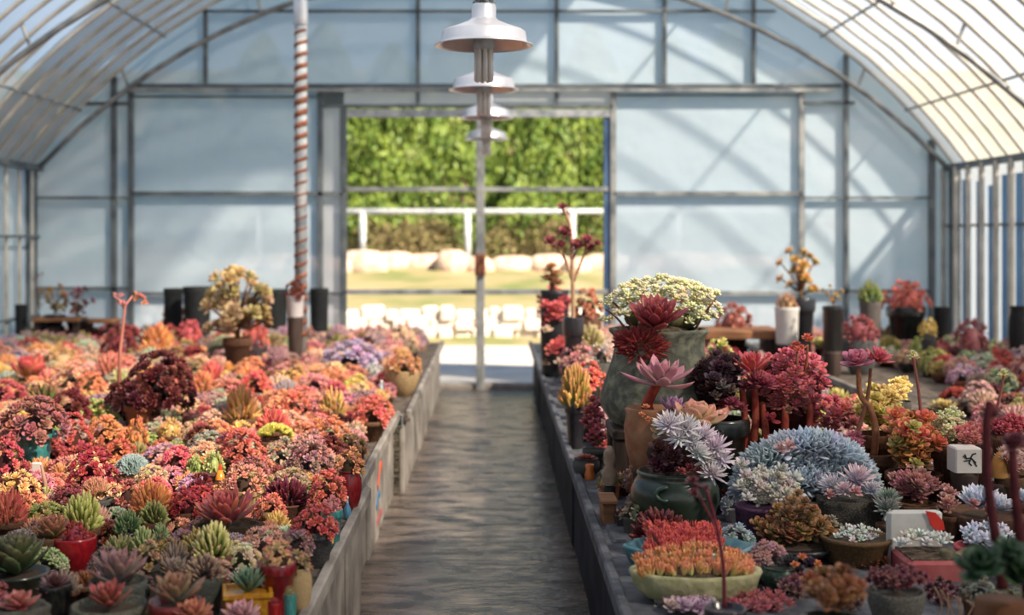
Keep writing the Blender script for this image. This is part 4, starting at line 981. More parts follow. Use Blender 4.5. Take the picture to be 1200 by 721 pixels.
# red crest draped over the front of the rim
for cx, cy, w, h, k in ((752, 406, 66, 46, 0), (733, 402, 30, 36, 1)):
    o = put('red_crest', finger_dome(190, k, 'blade', .085, .5), e, (X(cx, d-.22)-e.location.x, -.19, Z(cy+2, d-.22)-e.location.z), (.9, 0, .2), (w*s/2*1.05, h*s/2*1.1, w*s/2*.8), (176, 58, 46), (150, 30, 34)); o['kind'] = 'stuff'
e2 = empty('pot_stand', (X(772, d), d, BZ)); tag(e2, 'dark wooden stand under the tall stone urn', 'stand'); zt = Z(497, d)-BZ
mb = MB(); mb.bbox((-.2, -.17, zt-.035), (.2, .17, zt)); mb.obj('top', M['darkwood'], e2)
for sx in (-1, 1):
    for sy in (-1, 1): mb = MB(); mb.bbox((sx*.165-.03, sy*.13-.03, 0), (sx*.165+.03, sy*.13+.03, zt-.035)); mb.obj('leg', M['darkwood'], e2)

# --- pink rosette on a thick red stem, lilac one below, out of a tan curled pot
d = D(6.75); s = d/F
e = root('potted_echeveria', 763, d, Z(549, d), 'wide pink rosette on a thick red stem above a lilac one, in a tan pot', 'the wide pink rosette', 440)
mb = MB(); mb.lathe([(20*s, 0), (25*s, .02), (30*s, 26*s), (32*s, 50*s), (29*s, 64*s), (31*s, 70*s), (27*s, 72*s), (24*s, 64*s), (0, 60*s)], 28); mb.obj('pot', M['clay'], e, smooth=True, c=(150, 100, 72), c2=(172, 128, 98))
stem(e, d, [(763, 490), (758, 476), (763, 463), (772, 448)], 8, (150, 54, 44), (176, 84, 60))
stem(e, d, [(766, 492), (778, 486), (788, 478)], 5, (150, 54, 50))
leafros(e, 774, 452, 100, d-.05, 'open', 22, (196, 146, 152), (200, 126, 136), (.12, .05))
leafros(e, 788, 484, 52, d-.07, 'upright', 26, (176, 128, 172), (206, 150, 190), (.2, .15))
leafros(e, 773, 505, 34, d-.12, 'broad', 10, (190, 186, 136), (206, 150, 104), (.9, 0))
heads(e, d-.16, 770, 'small', [(757, 478, 12), (752, 487, 11), (760, 492, 10), (786, 514, 12), (778, 520, 11)], (206, 110, 84), (226, 130, 60))
boxthing_e, hw, hh = boxthing('wooden_block', 738, 752, 549, 570, d, .1, None, 'x', 'block')
bpy.data.objects.remove(boxthing_e)
support(X(763, d), d, Z(549, d), 24*s)

# --- peach-green thick rosette
d = D(6.6); s = d/F
e = root('potted_echeveria', 815, d, BZ, 'thick pale peach-green rosette leaning over the lilac-white rosettes of the green jar', 'the thick peach-green rosette', 488)
make_pot(e, 'cyl', 'black', .1, Z(505, d)-BZ)
leafros(e, 815, 498, 84, d-.05, 'broad', 20, (196, 194, 146), (226, 154, 124), (.15, .12))

# --- green glazed jar of lilac-white rosettes, on a slatted crate
d = D(6.15); s = d/F
e = root('jar_planter', 791, d, Z(621, d), 'round green glazed jar overflowing with lilac-white narrow-leaved rosettes', 'the round green jar', 585)
mb = MB(); mb.lathe([(30*s, 0), (36*s, 2*s), (47*s, 20*s), (52*s, 38*s), (51*s, 50*s), (46*s, 60*s), (43*s, 64*s), (45*s, 67*s), (44*s, 70*s), (40*s, 70*s), (37*s, 64*s), (0, 62*s)], 44); mb.obj('jar', M['glaze'], e, smooth=True, c=(36, 48, 38), c2=(62, 74, 60))
for q in (-2.0, -1.1):                                                  # scroll ears on the shoulder
    mb = MB(); mb.tube([((50+4*math.sin(t*3))*s*math.cos(q+.12*math.cos(t*6)), (50+4*math.sin(t*3))*s*math.sin(q+.12*math.cos(t*6)), (58-14*t+3*math.sin(t*6))*s) for t in np.linspace(0, 1.3, 14)], 2.6*s, 7); mb.obj('jar_ear', M['glaze'], e, smooth=True, c=(46, 70, 56), c2=(66, 92, 76))
mb = MB(); mb.lathe([(38*s, 0), (20*s, .03), (0, .04)], 18); mb.obj('soil', M['soil'], e, loc=(0, 0, 61*s))
core(e, 792, 533, 66, 46, d, (40, 26, 26))
stem(e, d, [(770, 556), (766, 538, -.03), (780, 520, -.05)], 4, (70, 34, 34)); stem(e, d, [(805, 556), (822, 552, -.06), (832, 546, -.08)], 4, (90, 44, 40))
heads(e, d-.12, 800, 'thin', [(784, 500, 46), (803, 503, 44), (822, 514, 46), (838, 527, 46), (810, 520, 42), (845, 541, 38), (826, 540, 40), (834, 556, 40), (818, 533, 36), (796, 514, 38)], (216, 212, 218), (230, 214, 222), tilt=.75, dep=.03, nm='lilac_rosette')
heads(e, d-.1, 790, 'tight', [(772, 530, 34), (788, 538, 34), (770, 546, 28), (802, 546, 30), (782, 551, 26)], (52, 22, 28), (84, 34, 40), tilt=.8, nm='dark_rosette')
heads(e, d-.12, 800, 'small', [(808, 550, 18), (818, 553, 16), (798, 553, 14)], (130, 40, 46), (166, 60, 66), tilt=.7, nm='red_rosette')
e2 = empty('slatted_crate', (X(766, d), d+.02, BZ)); tag(e2, 'grey slatted crate under the round green jar', 'crate'); zt = Z(621, d)-BZ
mb = MB(); mb.bbox((-.155, -.17, zt-.02), (.22, .2, zt)); mb.obj('top', M['darktop'], e2)
for i in range(8): x = -.15+i*.05; mb = MB(); mb.bbox((x, -.165, 0), (x+.03, -.14, zt-.02), .003); mb.obj('slat', M['darktop'], e2)
for i in range(7): y = -.12+i*.045; mb = MB(); mb.bbox((-.152, y, 0), (-.13, y+.028, zt-.02), .003); mb.obj('slat', M['darktop'], e2)
mb = MB(); mb.box((-.12, -.1, 0), (.2, .18, zt-.02)); mb.obj('core', M['black'], e2)

# --- two scalloped bowls in front
def oval_bowl(nm, px, py_rim, w, py_bot, d, lab, lm, c, c2, scal):
    s = d/F; b = max(Z(py_bot, d), BZ); e = root(nm, px, d, b, lab, lm, py_rim); H = Z(py_rim, d)-b
    wob = lambda q, z: scal*math.cos(8*q)*min(1, z/H)**2
    R = w/2*s
    mb = MB(); mb.lathe([(R*.7, 0), (R*.8, .008), (R*.94, H*.4), (R*.98, H*.75), (R*1.02, H*.95), (R, H*1.06), (R*.92, H*1.05), (R*.86, H*.8), (0, H*.75)], 64, wob=wob, squash=.62)
    mb.obj('bowl', M['glaze'] if scal > .02 else M['rough'], e, smooth=True, c=c, c2=c2)
    mb = MB(); mb.lathe([(R*.88, 0), (R*.4, .03), (0, .04)], 24, squash=.62); mb.obj('soil', M['soil'], e, loc=(0, 0, H*.76))
    return e, R, H
e, R, H = oval_bowl('bowl_planter', 808, 640, 150, 690, D(5.42), 'wavy-rimmed teal bowl packed with red-orange pointed rosettes, behind a cream bowl', 'the wavy teal bowl', (58, 116, 128), (118, 160, 166), .035)
d = D(5.42)
lst = [(764+i*6.2+(k % 2)*3, 650-k*5.5+rnd.uniform(-2, 2), 34, -.08+k*.045) for k in range(5) for i in range(13)]
heads(e, d, 800, 'bud', lst, (226, 140, 100), (206, 52, 40), tilt=.06, dep=.01)
e, R, H = oval_bowl('bowl_planter', 815, 668, 152, 700, D(5.02), 'cream and green crackled oval bowl of yellow-orange pointed rosettes, at the bench front', 'the cream oval bowl', (164, 162, 120), (196, 188, 150), .015)
d = D(5.02); lst = []
for r_, (y0, n_, dz) in enumerate(((648, 13, .09), (657, 15, .04), (666, 16, 0), (673, 14, -.05))):
    for i in range(n_): u = i/(n_-1)*2-1; lst.append((812+u*60+(r_ % 2)*3, y0+12*u*u*(1 if r_ < 2 else .3)+rnd.uniform(-2, 2)+4, 36, dz))
heads(e, d, 812, 'bud', lst, (220, 196, 112), (226, 140, 80), tilt=.08, dep=.01)

# --- purple pot with grey-white cluster
d = D(6.0); s = d/F
e = root('potted_sedum', 890, d, BZ, 'pale grey-white fleshy cluster in a plain purple pot', 'the purple pot', 618)
make_pot(e, 'cyl', 'purple', 29*s, Z(592, d)-BZ, 'clay')
core(e, 898, 584, 50, 20, d+.06, (76, 74, 66))
heads(e, d-.06, 898, 'bead', blob(868, 938, 552, 592, 30, 19, 3), (176, 176, 160), (206, 198, 184), tilt=.6, nm='rosette')
heads(e, d-.1, 890, 'star', [(868, 548, 30), (874, 560, 26), (868, 572, 24), (876, 586, 22), (915, 552, 26), (930, 562, 24), (922, 580, 22)], (186, 188, 176), (214, 206, 196), tilt=.7)
# --- silver-blue crested mound
d = D(6.45); s = d/F
e = root('potted_crested_succulent', 945, d, BZ, 'large silver-blue crested mound of pointed leaves, behind the purple pot', 'the large silver-blue crest', 540)
make_pot(e, 'taper', 'black', .16, Z(578, d)-BZ)
core(e, 945, 560, 110, 60, d+.02, (84, 96, 104))
pts = []
for i in range(44):
    a = (i/43)*math.pi; rr = 1 if i % 2 else .74
    pts.append((945-66*rr*math.cos(a), 572-50*rr*math.sin(a)+rnd.uniform(-4, 4), 46, .06*(1-rr)+.03))
pts += blob(892, 1000, 535, 585, 26, 42, 5)
for i, (px, py, w, dz) in enumerate(pts):
    dd = d-.05+dz; sz = dd/F; nn = Vector(((px-945)*.026+rnd.uniform(-.2, .2), -.75+rnd.uniform(-.3, .2), (606-py)*.022)).normalized()
    put('blue_rosette', ros_mesh(('upright', 'open')[i % 3 == 2], i % 3), e, matrix=nrm_mat(Vector((X(px, dd)-e.location.x, dd-e.location.y, Z(py+6, dd)-e.location.z)), nn, w*sz*.66, i), c=jit((160, 178, 190), 9), c2=jit((192, 202, 214), 9))
heads(e, d-.16, 930, 'star', [(916, 528, 26), (925, 524, 24)], (206, 150, 158), (214, 166, 172), tilt=.9, nm='pink_rosette')
# --- driftwood pot with white-pink echeverias
d = D(6.2); s = d/F
e = root('potted_echeveria', 995, d, BZ, 'white-pink rosettes in a grey driftwood pot, right of the large silver-blue crest', 'the driftwood pot', 600)
put('pot', pot_mesh('log', 'rough'), e, sc=(40*s, 34*s, Z(583, d)-BZ), c=(84, 80, 74), c2=(124, 118, 108)); put('soil', soil_mesh(), e, (0, 0, (Z(583, d)-BZ)*.86), sc=(34*s, 28*s, .03))
heads(e, d-.04, 995, 'thin', [(976, 572, 40), (1004, 565, 52), (990, 576, 30), (1022, 576, 30)], (206, 196, 206), (222, 190, 198), tilt=.55)
heads(e, d-.1, 995, 'small', [(1002, 577, 20), (972, 580, 18)], (206, 140, 140), (206, 150, 150), tilt=.7)
# --- olive-brown monstrous cactus-like plant in dark bowl
d = D(5.7); s = d/F
e = root('potted_crested_succulent', 930, d, BZ, 'olive and brown lumpy crested plant rising to a point from a dark bowl', 'the olive lumpy plant', 610)
make_pot(e, 'bowl', 'black', 54*s, Z(636, d)-BZ)
core(e, 928, 622, 54, 34, d+.04, (54, 52, 34))
lst = [(935, 580, 16), (928, 590, 20), (942, 590, 20), (922, 602, 22), (938, 602, 24), (952, 600, 22)]+blob(884, 976, 606, 636, 30, 26, 8)+blob(906, 956, 590, 622, 18, 22, 18)
heads(e, d-.05, 930, 'spoons', lst, (100, 108, 66), (160, 104, 54), tilt=.7, dep=.03)
# --- white-dotted small sedum mat
d = D(5.6); s = d/F
e = root('potted_sedum', 1003, d, BZ, 'white powdery small-leaved mat over a mossy brown mound, left of the red-printed white planter', 'the white powdery mat', 628)
make_pot(e, 'dish', 'brown', 40*s, .08)
core(e, 1010, 655, 76, 52, d+.02, (104, 84, 46))
heads(e, d-.03, 1000, 'star', blob(974, 1032, 618, 642, 30, 13, 4), (206, 210, 206), (226, 226, 222), tilt=.6)
heads(e, d-.06, 1015, 'small', blob(985, 1048, 640, 668, 22, 15, 5), (118, 104, 48), (150, 60, 50), tilt=.6, nm='brown_rosette')
# --- white planter with a red flower print and white spiky plants
d = D(5.5); s = d/F
e = root('box_planter', 1078, d, BZ, 'white box planter with a red flower print, full of white spiky rosettes', 'the red-printed white planter', 620)
zt = Z(600, d)-BZ
mb = MB(); mb.bbox((X(1043, d)-e.location.x, .02, 0), (X(1108, d)-e.location.x, .05, zt), .01); mb.obj('back_panel', M['clay'], e, c=(206, 204, 200), c2=(218, 216, 210))
mb = MB(); mb.bbox((X(1045, d)-e.location.x, -.16, 0), (X(1116, d)-e.location.x, .02, Z(643, d)-BZ), .01); mb.obj('trough', M['clay'], e, c=(160, 80, 84), c2=(178, 104, 102))
mb = MB(); mb.box((X(1050, d)-e.location.x, -.15, 0), (X(1111, d)-e.location.x, .01, Z(643, d)-BZ+.004)); mb.obj('soil', M['soil'], e)
mb = MB()
pp = [(1086, 600), (1098, 602), (1107, 612), (1109, 622), (1100, 624), (1092, 616), (1090, 608)]
V = [(X(a, d)-e.location.x, .016, Z(b, d)-BZ) for a, b in pp]; V += [(x, .012, z) for x, y, z in V]; k = len(pp)
mb.add(V, [tuple(range(k, 2*k)), tuple(reversed(range(k)))]+[(i, (i+1) % k, k+(i+1) % k, k+i) for i in range(k)]); mb.obj('printed_flower', M['glaze'], e, c=(206, 44, 36), c2=(222, 66, 50))
heads(e, d-.08, 1080, 'star', [(1054+i*8, 634+rnd.uniform(-5, 4), 20) for i in range(8)]+[(1060+i*9, 628+rnd.uniform(-3, 3), 17, .05) for i in range(6)], (206, 206, 200), (226, 224, 216), tilt=.5)
# --- pink pot with white-blue rosettes
d = D(5.48); s = d/F
e = root('potted_echeveria', 1156, d, BZ, 'white-blue small rosettes in a pink pot, right of the red-printed white planter', 'the pink pot', 640)
make_pot(e, 'taper', 'pink', 36*s, Z(640, d)-BZ, 'clay')
core(e, 1156, 634, 50, 26, d, (70, 60, 60))
heads(e, d-.05, 1156, 'star', blob(1128, 1186, 614, 642, 26, 18, 9), (190, 198, 212), (220, 222, 232), tilt=.6)
# --- blue-white echeveria pair above
d = D(6.05); s = d/F
e = root('potted_echeveria', 1152, d, BZ, 'blue-white upright narrow-leaved rosettes in a brown dish behind the pink pot', 'the blue-white narrow-leaved pair', 580)
make_pot(e, 'bowl', 'brown', 46*s, Z(600, d)-BZ)
leafros(e, 1146, 594, 62, d-.05, 'upright', 40, (170, 188, 202), (206, 212, 226), (.25, -.2)); leafros(e, 1168, 598, 52, d-.1, 'upright', 36, (170, 186, 200), (210, 208, 220), (.3, .3))
heads(e, d-.15, 1152, 'small', [(1140, 592, 20), (1158, 598, 20), (1176, 596, 18)], (170, 100, 104), (190, 120, 120), tilt=.8, nm='pink_rosette')
plant(1200, 572, 34, 30, 'ros', ((170, 186, 200), (206, 212, 224)), ('taper', 'brown'), 'blue-white rosette cut by the right edge of the frame', d=6.05, kind='upright', hero=True)
# --- big red bush
d = D(7.05); s = d/F
e = root('potted_aeonium', 905, d, BZ, 'big red bush of many heads with a scarlet rosette on top and bare red stems', 'the big red bush', 450)
make_pot(e, 'taper', 'brown', .2, Z(556, d)-BZ)
core(e, 920, 468, 92, 92, d+.05, (76, 34, 34))
for a in ((862, 545, 866, 450), (872, 545, 880, 440), (885, 545, 890, 470), (905, 545, 915, 450), (930, 545, 945, 470)): stem(e, d, [(a[0], a[1], -.06), ((a[0]+a[2])/2+3, (a[1]+a[3])/2, -.1), (a[2], a[3], -.05)], 5.5, (150, 52, 44), (176, 96, 70))
heads(e, d-.05, 930, 'spoons', blob(886, 968, 412, 486, 62, 21, 11)+blob(940, 1002, 468, 512, 24, 21, 12), (186, 120, 104), (206, 72, 92), tilt=.6, dep=.06)
heads(e, d-.1, 930, 'spoons', blob(905, 950, 440, 492, 18, 17, 13), (130, 116, 80), (176, 80, 76), tilt=.7, dep=.04, nm='olive_rosette')
heads(e, d-.1, 885, 'open', [(885, 447, 40), (876, 455, 30), (896, 452, 34), (866, 480, 26), (846, 474, 30), (858, 474, 24)], (150, 56, 76), (176, 66, 84), tilt=.5, nm='wine_rosette')
leafros(e, 880, 436, 62, d-.08, 'upright', 24, (206, 66, 62), (206, 44, 56), (.15, 0))
heads(e, d-.1, 980, 'open', [(978, 488, 30), (990, 480, 26), (999, 496, 24)], (206, 110, 100), (214, 96, 100), tilt=.5)
stem(e, d, [(933, 470), (934, 440), (934, 412)], 2.2, (150, 90, 60)); stem(e, d, [(938, 470), (945, 430), (946, 404)], 2.2, (150, 90, 60))
heads(e, d-.06, 940, 'small', [(928, 409, 13), (934, 405, 14), (940, 409, 13), (935, 411, 13), (946, 397, 17), (949, 400, 12), (931, 404, 11)], (226, 140, 44), (222, 66, 36), tilt=.3, nm='flower')
leafros(e, 902, 492, 26, d-.12, 'broad', 8, (150, 30, 44), (166, 34, 46), (.6, .2))
# --- dark crest left of it
d = D(6.95); s = d/F
e = root('potted_crested_succulent', 841, d, BZ, 'almost black crested plant between the tall stone urn and the big red bush', 'the almost black crest', 440)
make_pot(e, 'taper', 'black', .12, Z(490, d)-BZ)
core(e, 840, 450, 52, 64, d+.02, (34, 20, 26))
heads(e, d-.05, 840, 'tight', blob(816, 866, 416, 468, 20, 26, 14), (46, 26, 36), (70, 34, 46), tilt=.6, nm='dark_rosette')
heads(e, d-.08, 845, 'star', [(846, 455, 24), (856, 460, 22), (838, 466, 20)], (110, 92, 86), (130, 100, 96), tilt=.6)
# --- crooked stem plant
d = D(6.75); s = d/F
e = root('potted_tree_succulent', 1022, d, BZ, 'crooked bare brown stem ending in two pink rosettes, before the bare bench corner', 'the crooked stem', 450)
make_pot(e, 'taper', 'brown', .09, Z(530, d)-BZ)
stem(e, d, [(1024, 535), (1026, 505), (1020, 480), (1008, 462), (1006, 432)], 4.6, (150, 94, 66), (176, 122, 88)); stem(e, d, [(1000, 520), (1010, 490), (1018, 458), (1020, 432)], 3, (130, 84, 66))
heads(e, d, 1010, 'broad', [(1004, 427, 44)], (176, 100, 116), (190, 104, 120), tilt=.45); heads(e, d, 1025, 'open', [(1028, 423, 42)], (206, 80, 96), (214, 60, 84), tilt=.45)
# --- yellow and gold clusters
def cluster(name, px0, px1, py0, py1, n, w, d, kind, c1, c2, lab, lm=None, pot=('taper', 'brown'), tilt=.6, extra=None, seed=1):
    d = D(d); BOXES.append(((px0+px1)/2, (py0+py1)/2, px1-px0, py1-py0, d))
    e = root(name, (px0+px1)/2, d, BZ, lab, lm, (py0+py1)/2)
    wpx = px1-px0; z = Z(py1-2, d)-BZ
    if z > .03: make_pot(e, pot[0], pot[1], wpx*.42*d/F, z)
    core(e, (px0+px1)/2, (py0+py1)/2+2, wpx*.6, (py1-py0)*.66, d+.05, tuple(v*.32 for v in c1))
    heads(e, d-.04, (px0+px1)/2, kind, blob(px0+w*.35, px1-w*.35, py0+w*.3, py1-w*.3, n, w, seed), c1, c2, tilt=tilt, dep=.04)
    PLACED.append((X((px0+px1)/2, d), d, wpx*.5*d/F)); return e
cluster('potted_sedum', 998, 1062, 448, 510, 32, 22, 6.9, 'spoons', (206, 180, 76), (222, 190, 96), 'yellow fleshy cluster around the foot of the crooked stem', 'the yellow cluster')
cluster('potted_sedum', 1040, 1070, 440, 472, 14, 14, 7.6, 'spoons', (214, 180, 76), (232, 204, 110), 'round golden cluster standing higher behind the yellow cluster', pot=('cyl', 'grey'))
e = cluster('potted_aeonium', 1032, 1110, 484, 556, 16, 34, 6.5, 'spoons', (130, 120, 54), (206, 116, 46), 'orange and olive many-headed plant with woody stems, above the red-printed white planter', 'the orange-olive plant')
heads(e, D(6.4), 1070, 'spoons', [(1050, 490, 30), (1085, 494, 34), (1098, 522, 32), (1078, 512, 32), (1062, 505, 32)], (206, 120, 56), (216, 80, 40), tilt=.6, nm='orange_rosette'); heads(e, D(6.38), 1070, 'spoons', [(1070, 503, 26), (1052, 522, 28), (1072, 546, 22)], (150, 158, 70), (196, 170, 84), tilt=.6, nm='green_rosette')
cluster('potted_sedum', 985, 1015, 505, 555, 12, 20, 6.6, 'open', (130, 80, 96), (166, 70, 96), 'purple-red cluster between the large silver-blue crest and the orange-olive plant', None)
cluster('potted_bead_sedum', 1088, 1138, 476, 524, 26, 14, 6.6, 'bead', (196, 196, 120), (226, 216, 164), 'pale yellow upright bead-leaved sedum behind the white cup with an ink sketch', 'the pale yellow bead sedum')
cluster('potted_sedum', 1112, 1166, 494, 526, 20, 15, 6.42, 'spoons', (206, 140, 120), (206, 96, 96), 'pink cluster spilling over the white cup with an ink sketch')
cluster('potted_sedum', 1158, 1206, 484, 516, 26, 15, 6.5, 'small', (166, 44, 56), (190, 40, 64), 'deep crimson mat by the right edge of the frame')
cluster('potted_sedum', 1164, 1206, 514, 560, 24, 16, 6.3, 'thin', (206, 160, 150), (222, 176, 170), 'pale pink fine-leaved mound below the deep crimson mat')
cluster('potted_echeveria', 1038, 1104, 550, 592, 14, 28, 6.1, 'open', (128, 88, 72), (166, 96, 96), 'brownish red open rosettes behind the red-printed white planter', 'the brownish red rosettes')
cluster('potted_echeveria', 1024, 1056, 572, 616, 6, 32, 5.95, 'thin', (128, 134, 124), (150, 146, 138), 'grey-green narrow-leaved rosette left of the red-printed white planter')
cluster('potted_sedum', 1096, 1126, 566, 606, 10, 18, 6.0, 'small', (176, 110, 110), (190, 140, 120), 'mauve and tan cluster right of the red-printed white planter')
# stalks with yellow star flowers
for a, b, lab in (((1080, 500), (1070, 418), 'tall thin stalk topped by a yellow star bloom, right of the yellow cluster'), ((1158, 505), (1176, 440), 'leaning thin stalk topped by a small yellow star bloom near the right edge')):
    d = D(6.6); e = root('flower_spike', a[0], d, BZ, lab, None, None, 'flower')
    stem(e, d, [(a[0]+2, 545), (a[0], a[1]), ((a[0]*.45+b[0]*.55)+2, (a[1]+b[1])/2), b], 2.4, (150, 84, 76)); heads(e, d-.01, b[0], 'star', [(b[0], b[1], 16), (b[0]+4, b[1]+2, 11), (b[0]-4, b[1]+2, 11), (b[0], b[1]-4, 10)], (206, 196, 110), (232, 226, 170), tilt=.3, nm='bloom')
# --- cup, ornaments
d = D(6.3); s = d/F
e = root('cup_planter', 1130, d, Z(552, d), 'white square cup with a black ink sketch of a bird, under pink cluster leaves', 'the white cup', 536, 'cup')
h = 29*s; hw = 15.5*s
mb = MB(); mb.bbox((-hw, -hw, 0), (hw, hw, h), .005); mb.obj('cup', M['clay'], e, c=(214, 206, 198), c2=(226, 220, 212))
mb = MB()
for pts in ([(-7, 20), (-3, 17), (2, 18), (8, 12)], [(-3, 17), (-5, 22)], [(2, 18), (4, 22), (8, 23)], [(2, 17), (0, 12), (3, 9)], [(-6, 14), (0, 15)], [(5, 14), (9, 8)]):
    mb.tube([(x*s, -hw-.0006, y*s) for x, y in pts], .9*s, 5)
mb.obj('ink_sketch', M['black'], e)
support(X(1130, d), d, Z(552, d), hw*1.1)
def bell(e, W, H):
    mb = MB(); mb.lathe([(W*.5, 0), (W*.5, H*.06), (W*.42, H*.35), (W*.26, H*.75), (W*.1, H*.95), (0, H)], 22); mb.obj('body', M['clay'], e, smooth=True, c=(156, 108, 52), c2=(176, 130, 72))
    mb = MB(); mb.tube([(W*.1, -W*.3, H*.85), (W*.36, -W*.34, H*.5), (W*.3, -W*.4, H*.2)], [W*.06, W*.12, W*.08], 8); mb.obj('arm', M['clay'], e, smooth=True, c=(110, 66, 40), c2=(130, 84, 54))
    mb = MB(); mb.lathe([(W*.12, -H*.22), (W*.1, 0), (0, 0)], 12); mb.obj('foot', M['clay'], e, smooth=True, c=(156, 108, 52), c2=(176, 130, 72))
ornament('pottery_figurine', 1171, 544, 26, 30, D(6.3), bell, 'ochre bell-shaped pottery figurine right of the white cup')
support(X(1171, D(6.3)), D(6.3), Z(566, D(6.3)), .04)
def shell(e, W, H):
    mb = MB(); pts = []; rr = []
    for t in np.linspace(0, 1, 26):
        a = -.4+t*5.2; r = W*.34*(1-t*.72); pts.append((W*.1+r*math.cos(a), -.01*t, H*.5+r*math.sin(a)*.8)); rr.append(W*.17*(1-t*.7)*(1+.12*math.sin(t*40)))
    mb.tube(pts, rr, 10); mb.obj('coil', M['rough'], e, smooth=True, c=(128, 120, 96), c2=(160, 150, 122))
    mb = MB(); mb.lathe([(W*.13, 0), (W*.17, H*.2), (W*.15, H*.6), (W*.17, H*.95), (W*.1, H), (0, H*.9)], 14, (-W*.36, -.04, 0)); mb.obj('hollow_end', M['rough'], e, smooth=True, c=(84, 78, 60), c2=(110, 104, 84))
    mb = MB(); mb.lathe([(W*.3, -H*.35), (W*.4, -H*.1), (W*.3, H*.2), (0, H*.3)], 14, (W*.05, 0, 0)); mb.obj('base', M['rough'], e, smooth=True, c=(110, 100, 80), c2=(140, 130, 106))
ornament('stone_snail', 1124, 660, 54, 40, D(5.4), shell, 'grey-beige coiled stone ornament in front of the pink pot')
def pebble_fig(e, W, H):
    mb = MB(); mb.lathe([(W*.3, 0), (W*.48, H*.14), (W*.46, H*.36), (W*.28, H*.5), (W*.4, H*.68), (W*.36, H*.86), (W*.16, H), (0, H)], 18, wob=lambda q, z: .06*math.sin(2*q+z*30)); mb.obj('body', M['rough'], e, smooth=True, c=(150, 128, 108), c2=(172, 152, 132))
    mb = MB(); mb.lathe([(W*.4, -H*.28), (W*.42, -.004), (0, 0)], 14); mb.obj('plinth', M['black'], e)
ornament('stone_figurine', 714, 546, 18, 46, D(6.8), pebble_fig, 'pale pebble-shaped stone figurine beside the dark wooden stand')
def block(m):
    def f(e, W, H):
        mb = MB(); mb.bbox((-W/2, -.04, 0), (W/2, .1, H), .006); mb.obj('block', m, e)
        mb = MB(); mb.bbox((-W/2-.006, -.046, H), (W/2+.006, .106, H+.012), .003); mb.obj('cap', m, e)
    return f
ornament('wooden_block', 713, 605, 16, 34, D(6.35), block(M['wood']), 'reddish brown wooden block at the left of the slatted crate', 'block')
def can(e, W, H):
    mb = MB(); mb.lathe([(W*.4, 0), (W*.45, H*.3), (W*.3, H*.6), (W*.38, H*.95), (W*.3, H), (0, H*.9)], 16); mb.obj('body', M['glaze'], e, smooth=True, c=(214, 110, 44), c2=(226, 136, 70))
    mb = MB(); mb.bbox((-W*.9, -W*.6, -.03), (W*.9, W*.6, 0), .005); mb.obj('plinth', M['clay'], e, c=(176, 150, 120), c2=(160, 110, 80))
ornament('orange_vase', 691, 553, 14, 18, D(7.5), can, 'tiny orange vase on a tan slab at the aisle edge of the dark bench', 'vase')
# --- left line of the dark bench, towards the door
plant(668, 448, 42, 50, 'fin', ((160, 156, 54), (226, 150, 70)), ('taper', 'black'), 'lime to orange cascading crested plant left of the tall stone urn', d=8.6, potw=26, n=120, lm='the lime cascade', hero=False)
plant(690, 437, 40, 32, 'clu', ((228, 120, 84), (226, 96, 80)), ('taper', 'black'), 'coral crown just above the lime cascade', d=8.9, potw=26)
cluster('potted_sedum', 680, 712, 462, 528, 20, 16, 7.8, 'small', (150, 50, 56), (176, 66, 76), 'dark red trailing column of small rosettes under the lime cascade', 'the dark red trailing column', ('taper', 'grey'))
plant(687, 533, 34, 8, 'ros', ((150, 76, 66), (170, 70, 66)), ('jar', 'grey'), 'flat red rosette in a grey round pot near the orange vase', d=7.6, kind='open', hero=False)
plant(690, 392, 44, 30, 'fin', ((190, 176, 104), (222, 190, 136)), ('taper', 'brown'), 'cream-yellow finger plant behind the lime cascade', d=11.2, n=70)
plant(684, 378, 40, 24, 'clu', 'pale pink', ('taper', 'brown'), 'pale pink mat behind the cream-yellow finger plant', d=12.0)
plant(676, 412, 40, 30, 'clu', ((214, 176, 160), (222, 150, 150)), ('taper', 'grey'), 'blush cluster above the coral crown', d=10.6)
plant(704, 410, 30, 30, 'clu', ((206, 190, 170), (214, 180, 160)), ('taper', 'grey'), 'chalky cream cluster close behind the tall stone urn', d=9.8)
plant(690, 350, 34, 38, 'clu', ((196, 150, 90), (206, 110, 84)), ('taper', 'brown'), 'tan-orange upright cluster right of the dark bare-stemmed aeonium', d=11.5)
# dark planted column with flowers
d = D(13.0); s = d/F
e = root('potted_sedum', 650, d, BZ, 'dark tall pot of red rosettes at the aisle corner of the dark bench', 'the dark tall pot', 380)
mb = MB(); hh = Z(340, d)-BZ; mb.lathe([(13*s, 0), (15*s, .03), (17*s, hh*.5), (16*s, hh*.95), (17*s, hh), (13*s, hh), (0, hh*.95)], 20); mb.obj('pot', M['black'], e, smooth=True)
heads(e, d-.08, 648, 'spoons', blob(634, 666, 342, 378, 16, 22, 21)+[(652, 408, 26), (658, 402, 24), (647, 412, 22), (660, 414, 22)], (176, 70, 64), (206, 66, 70), tilt=.9)
heads(e, d-.1, 648, 'star', [(640, 388, 18), (648, 384, 18), (656, 426, 18), (640, 426, 16)], (206, 190, 150), (214, 180, 150), tilt=.9, nm='cream_rosette')
stem(e, d, [(648, 345), (647, 332), (647, 316)], 4, (110, 90, 60))
heads(e, d-.02, 648, 'spoons', [(644, 318, 20), (652, 324, 20), (641, 329, 20), (654, 334, 20), (647, 314, 18), (647, 330, 22)], (150, 136, 70), (176, 110, 60), tilt=.4, nm='olive_rosette')
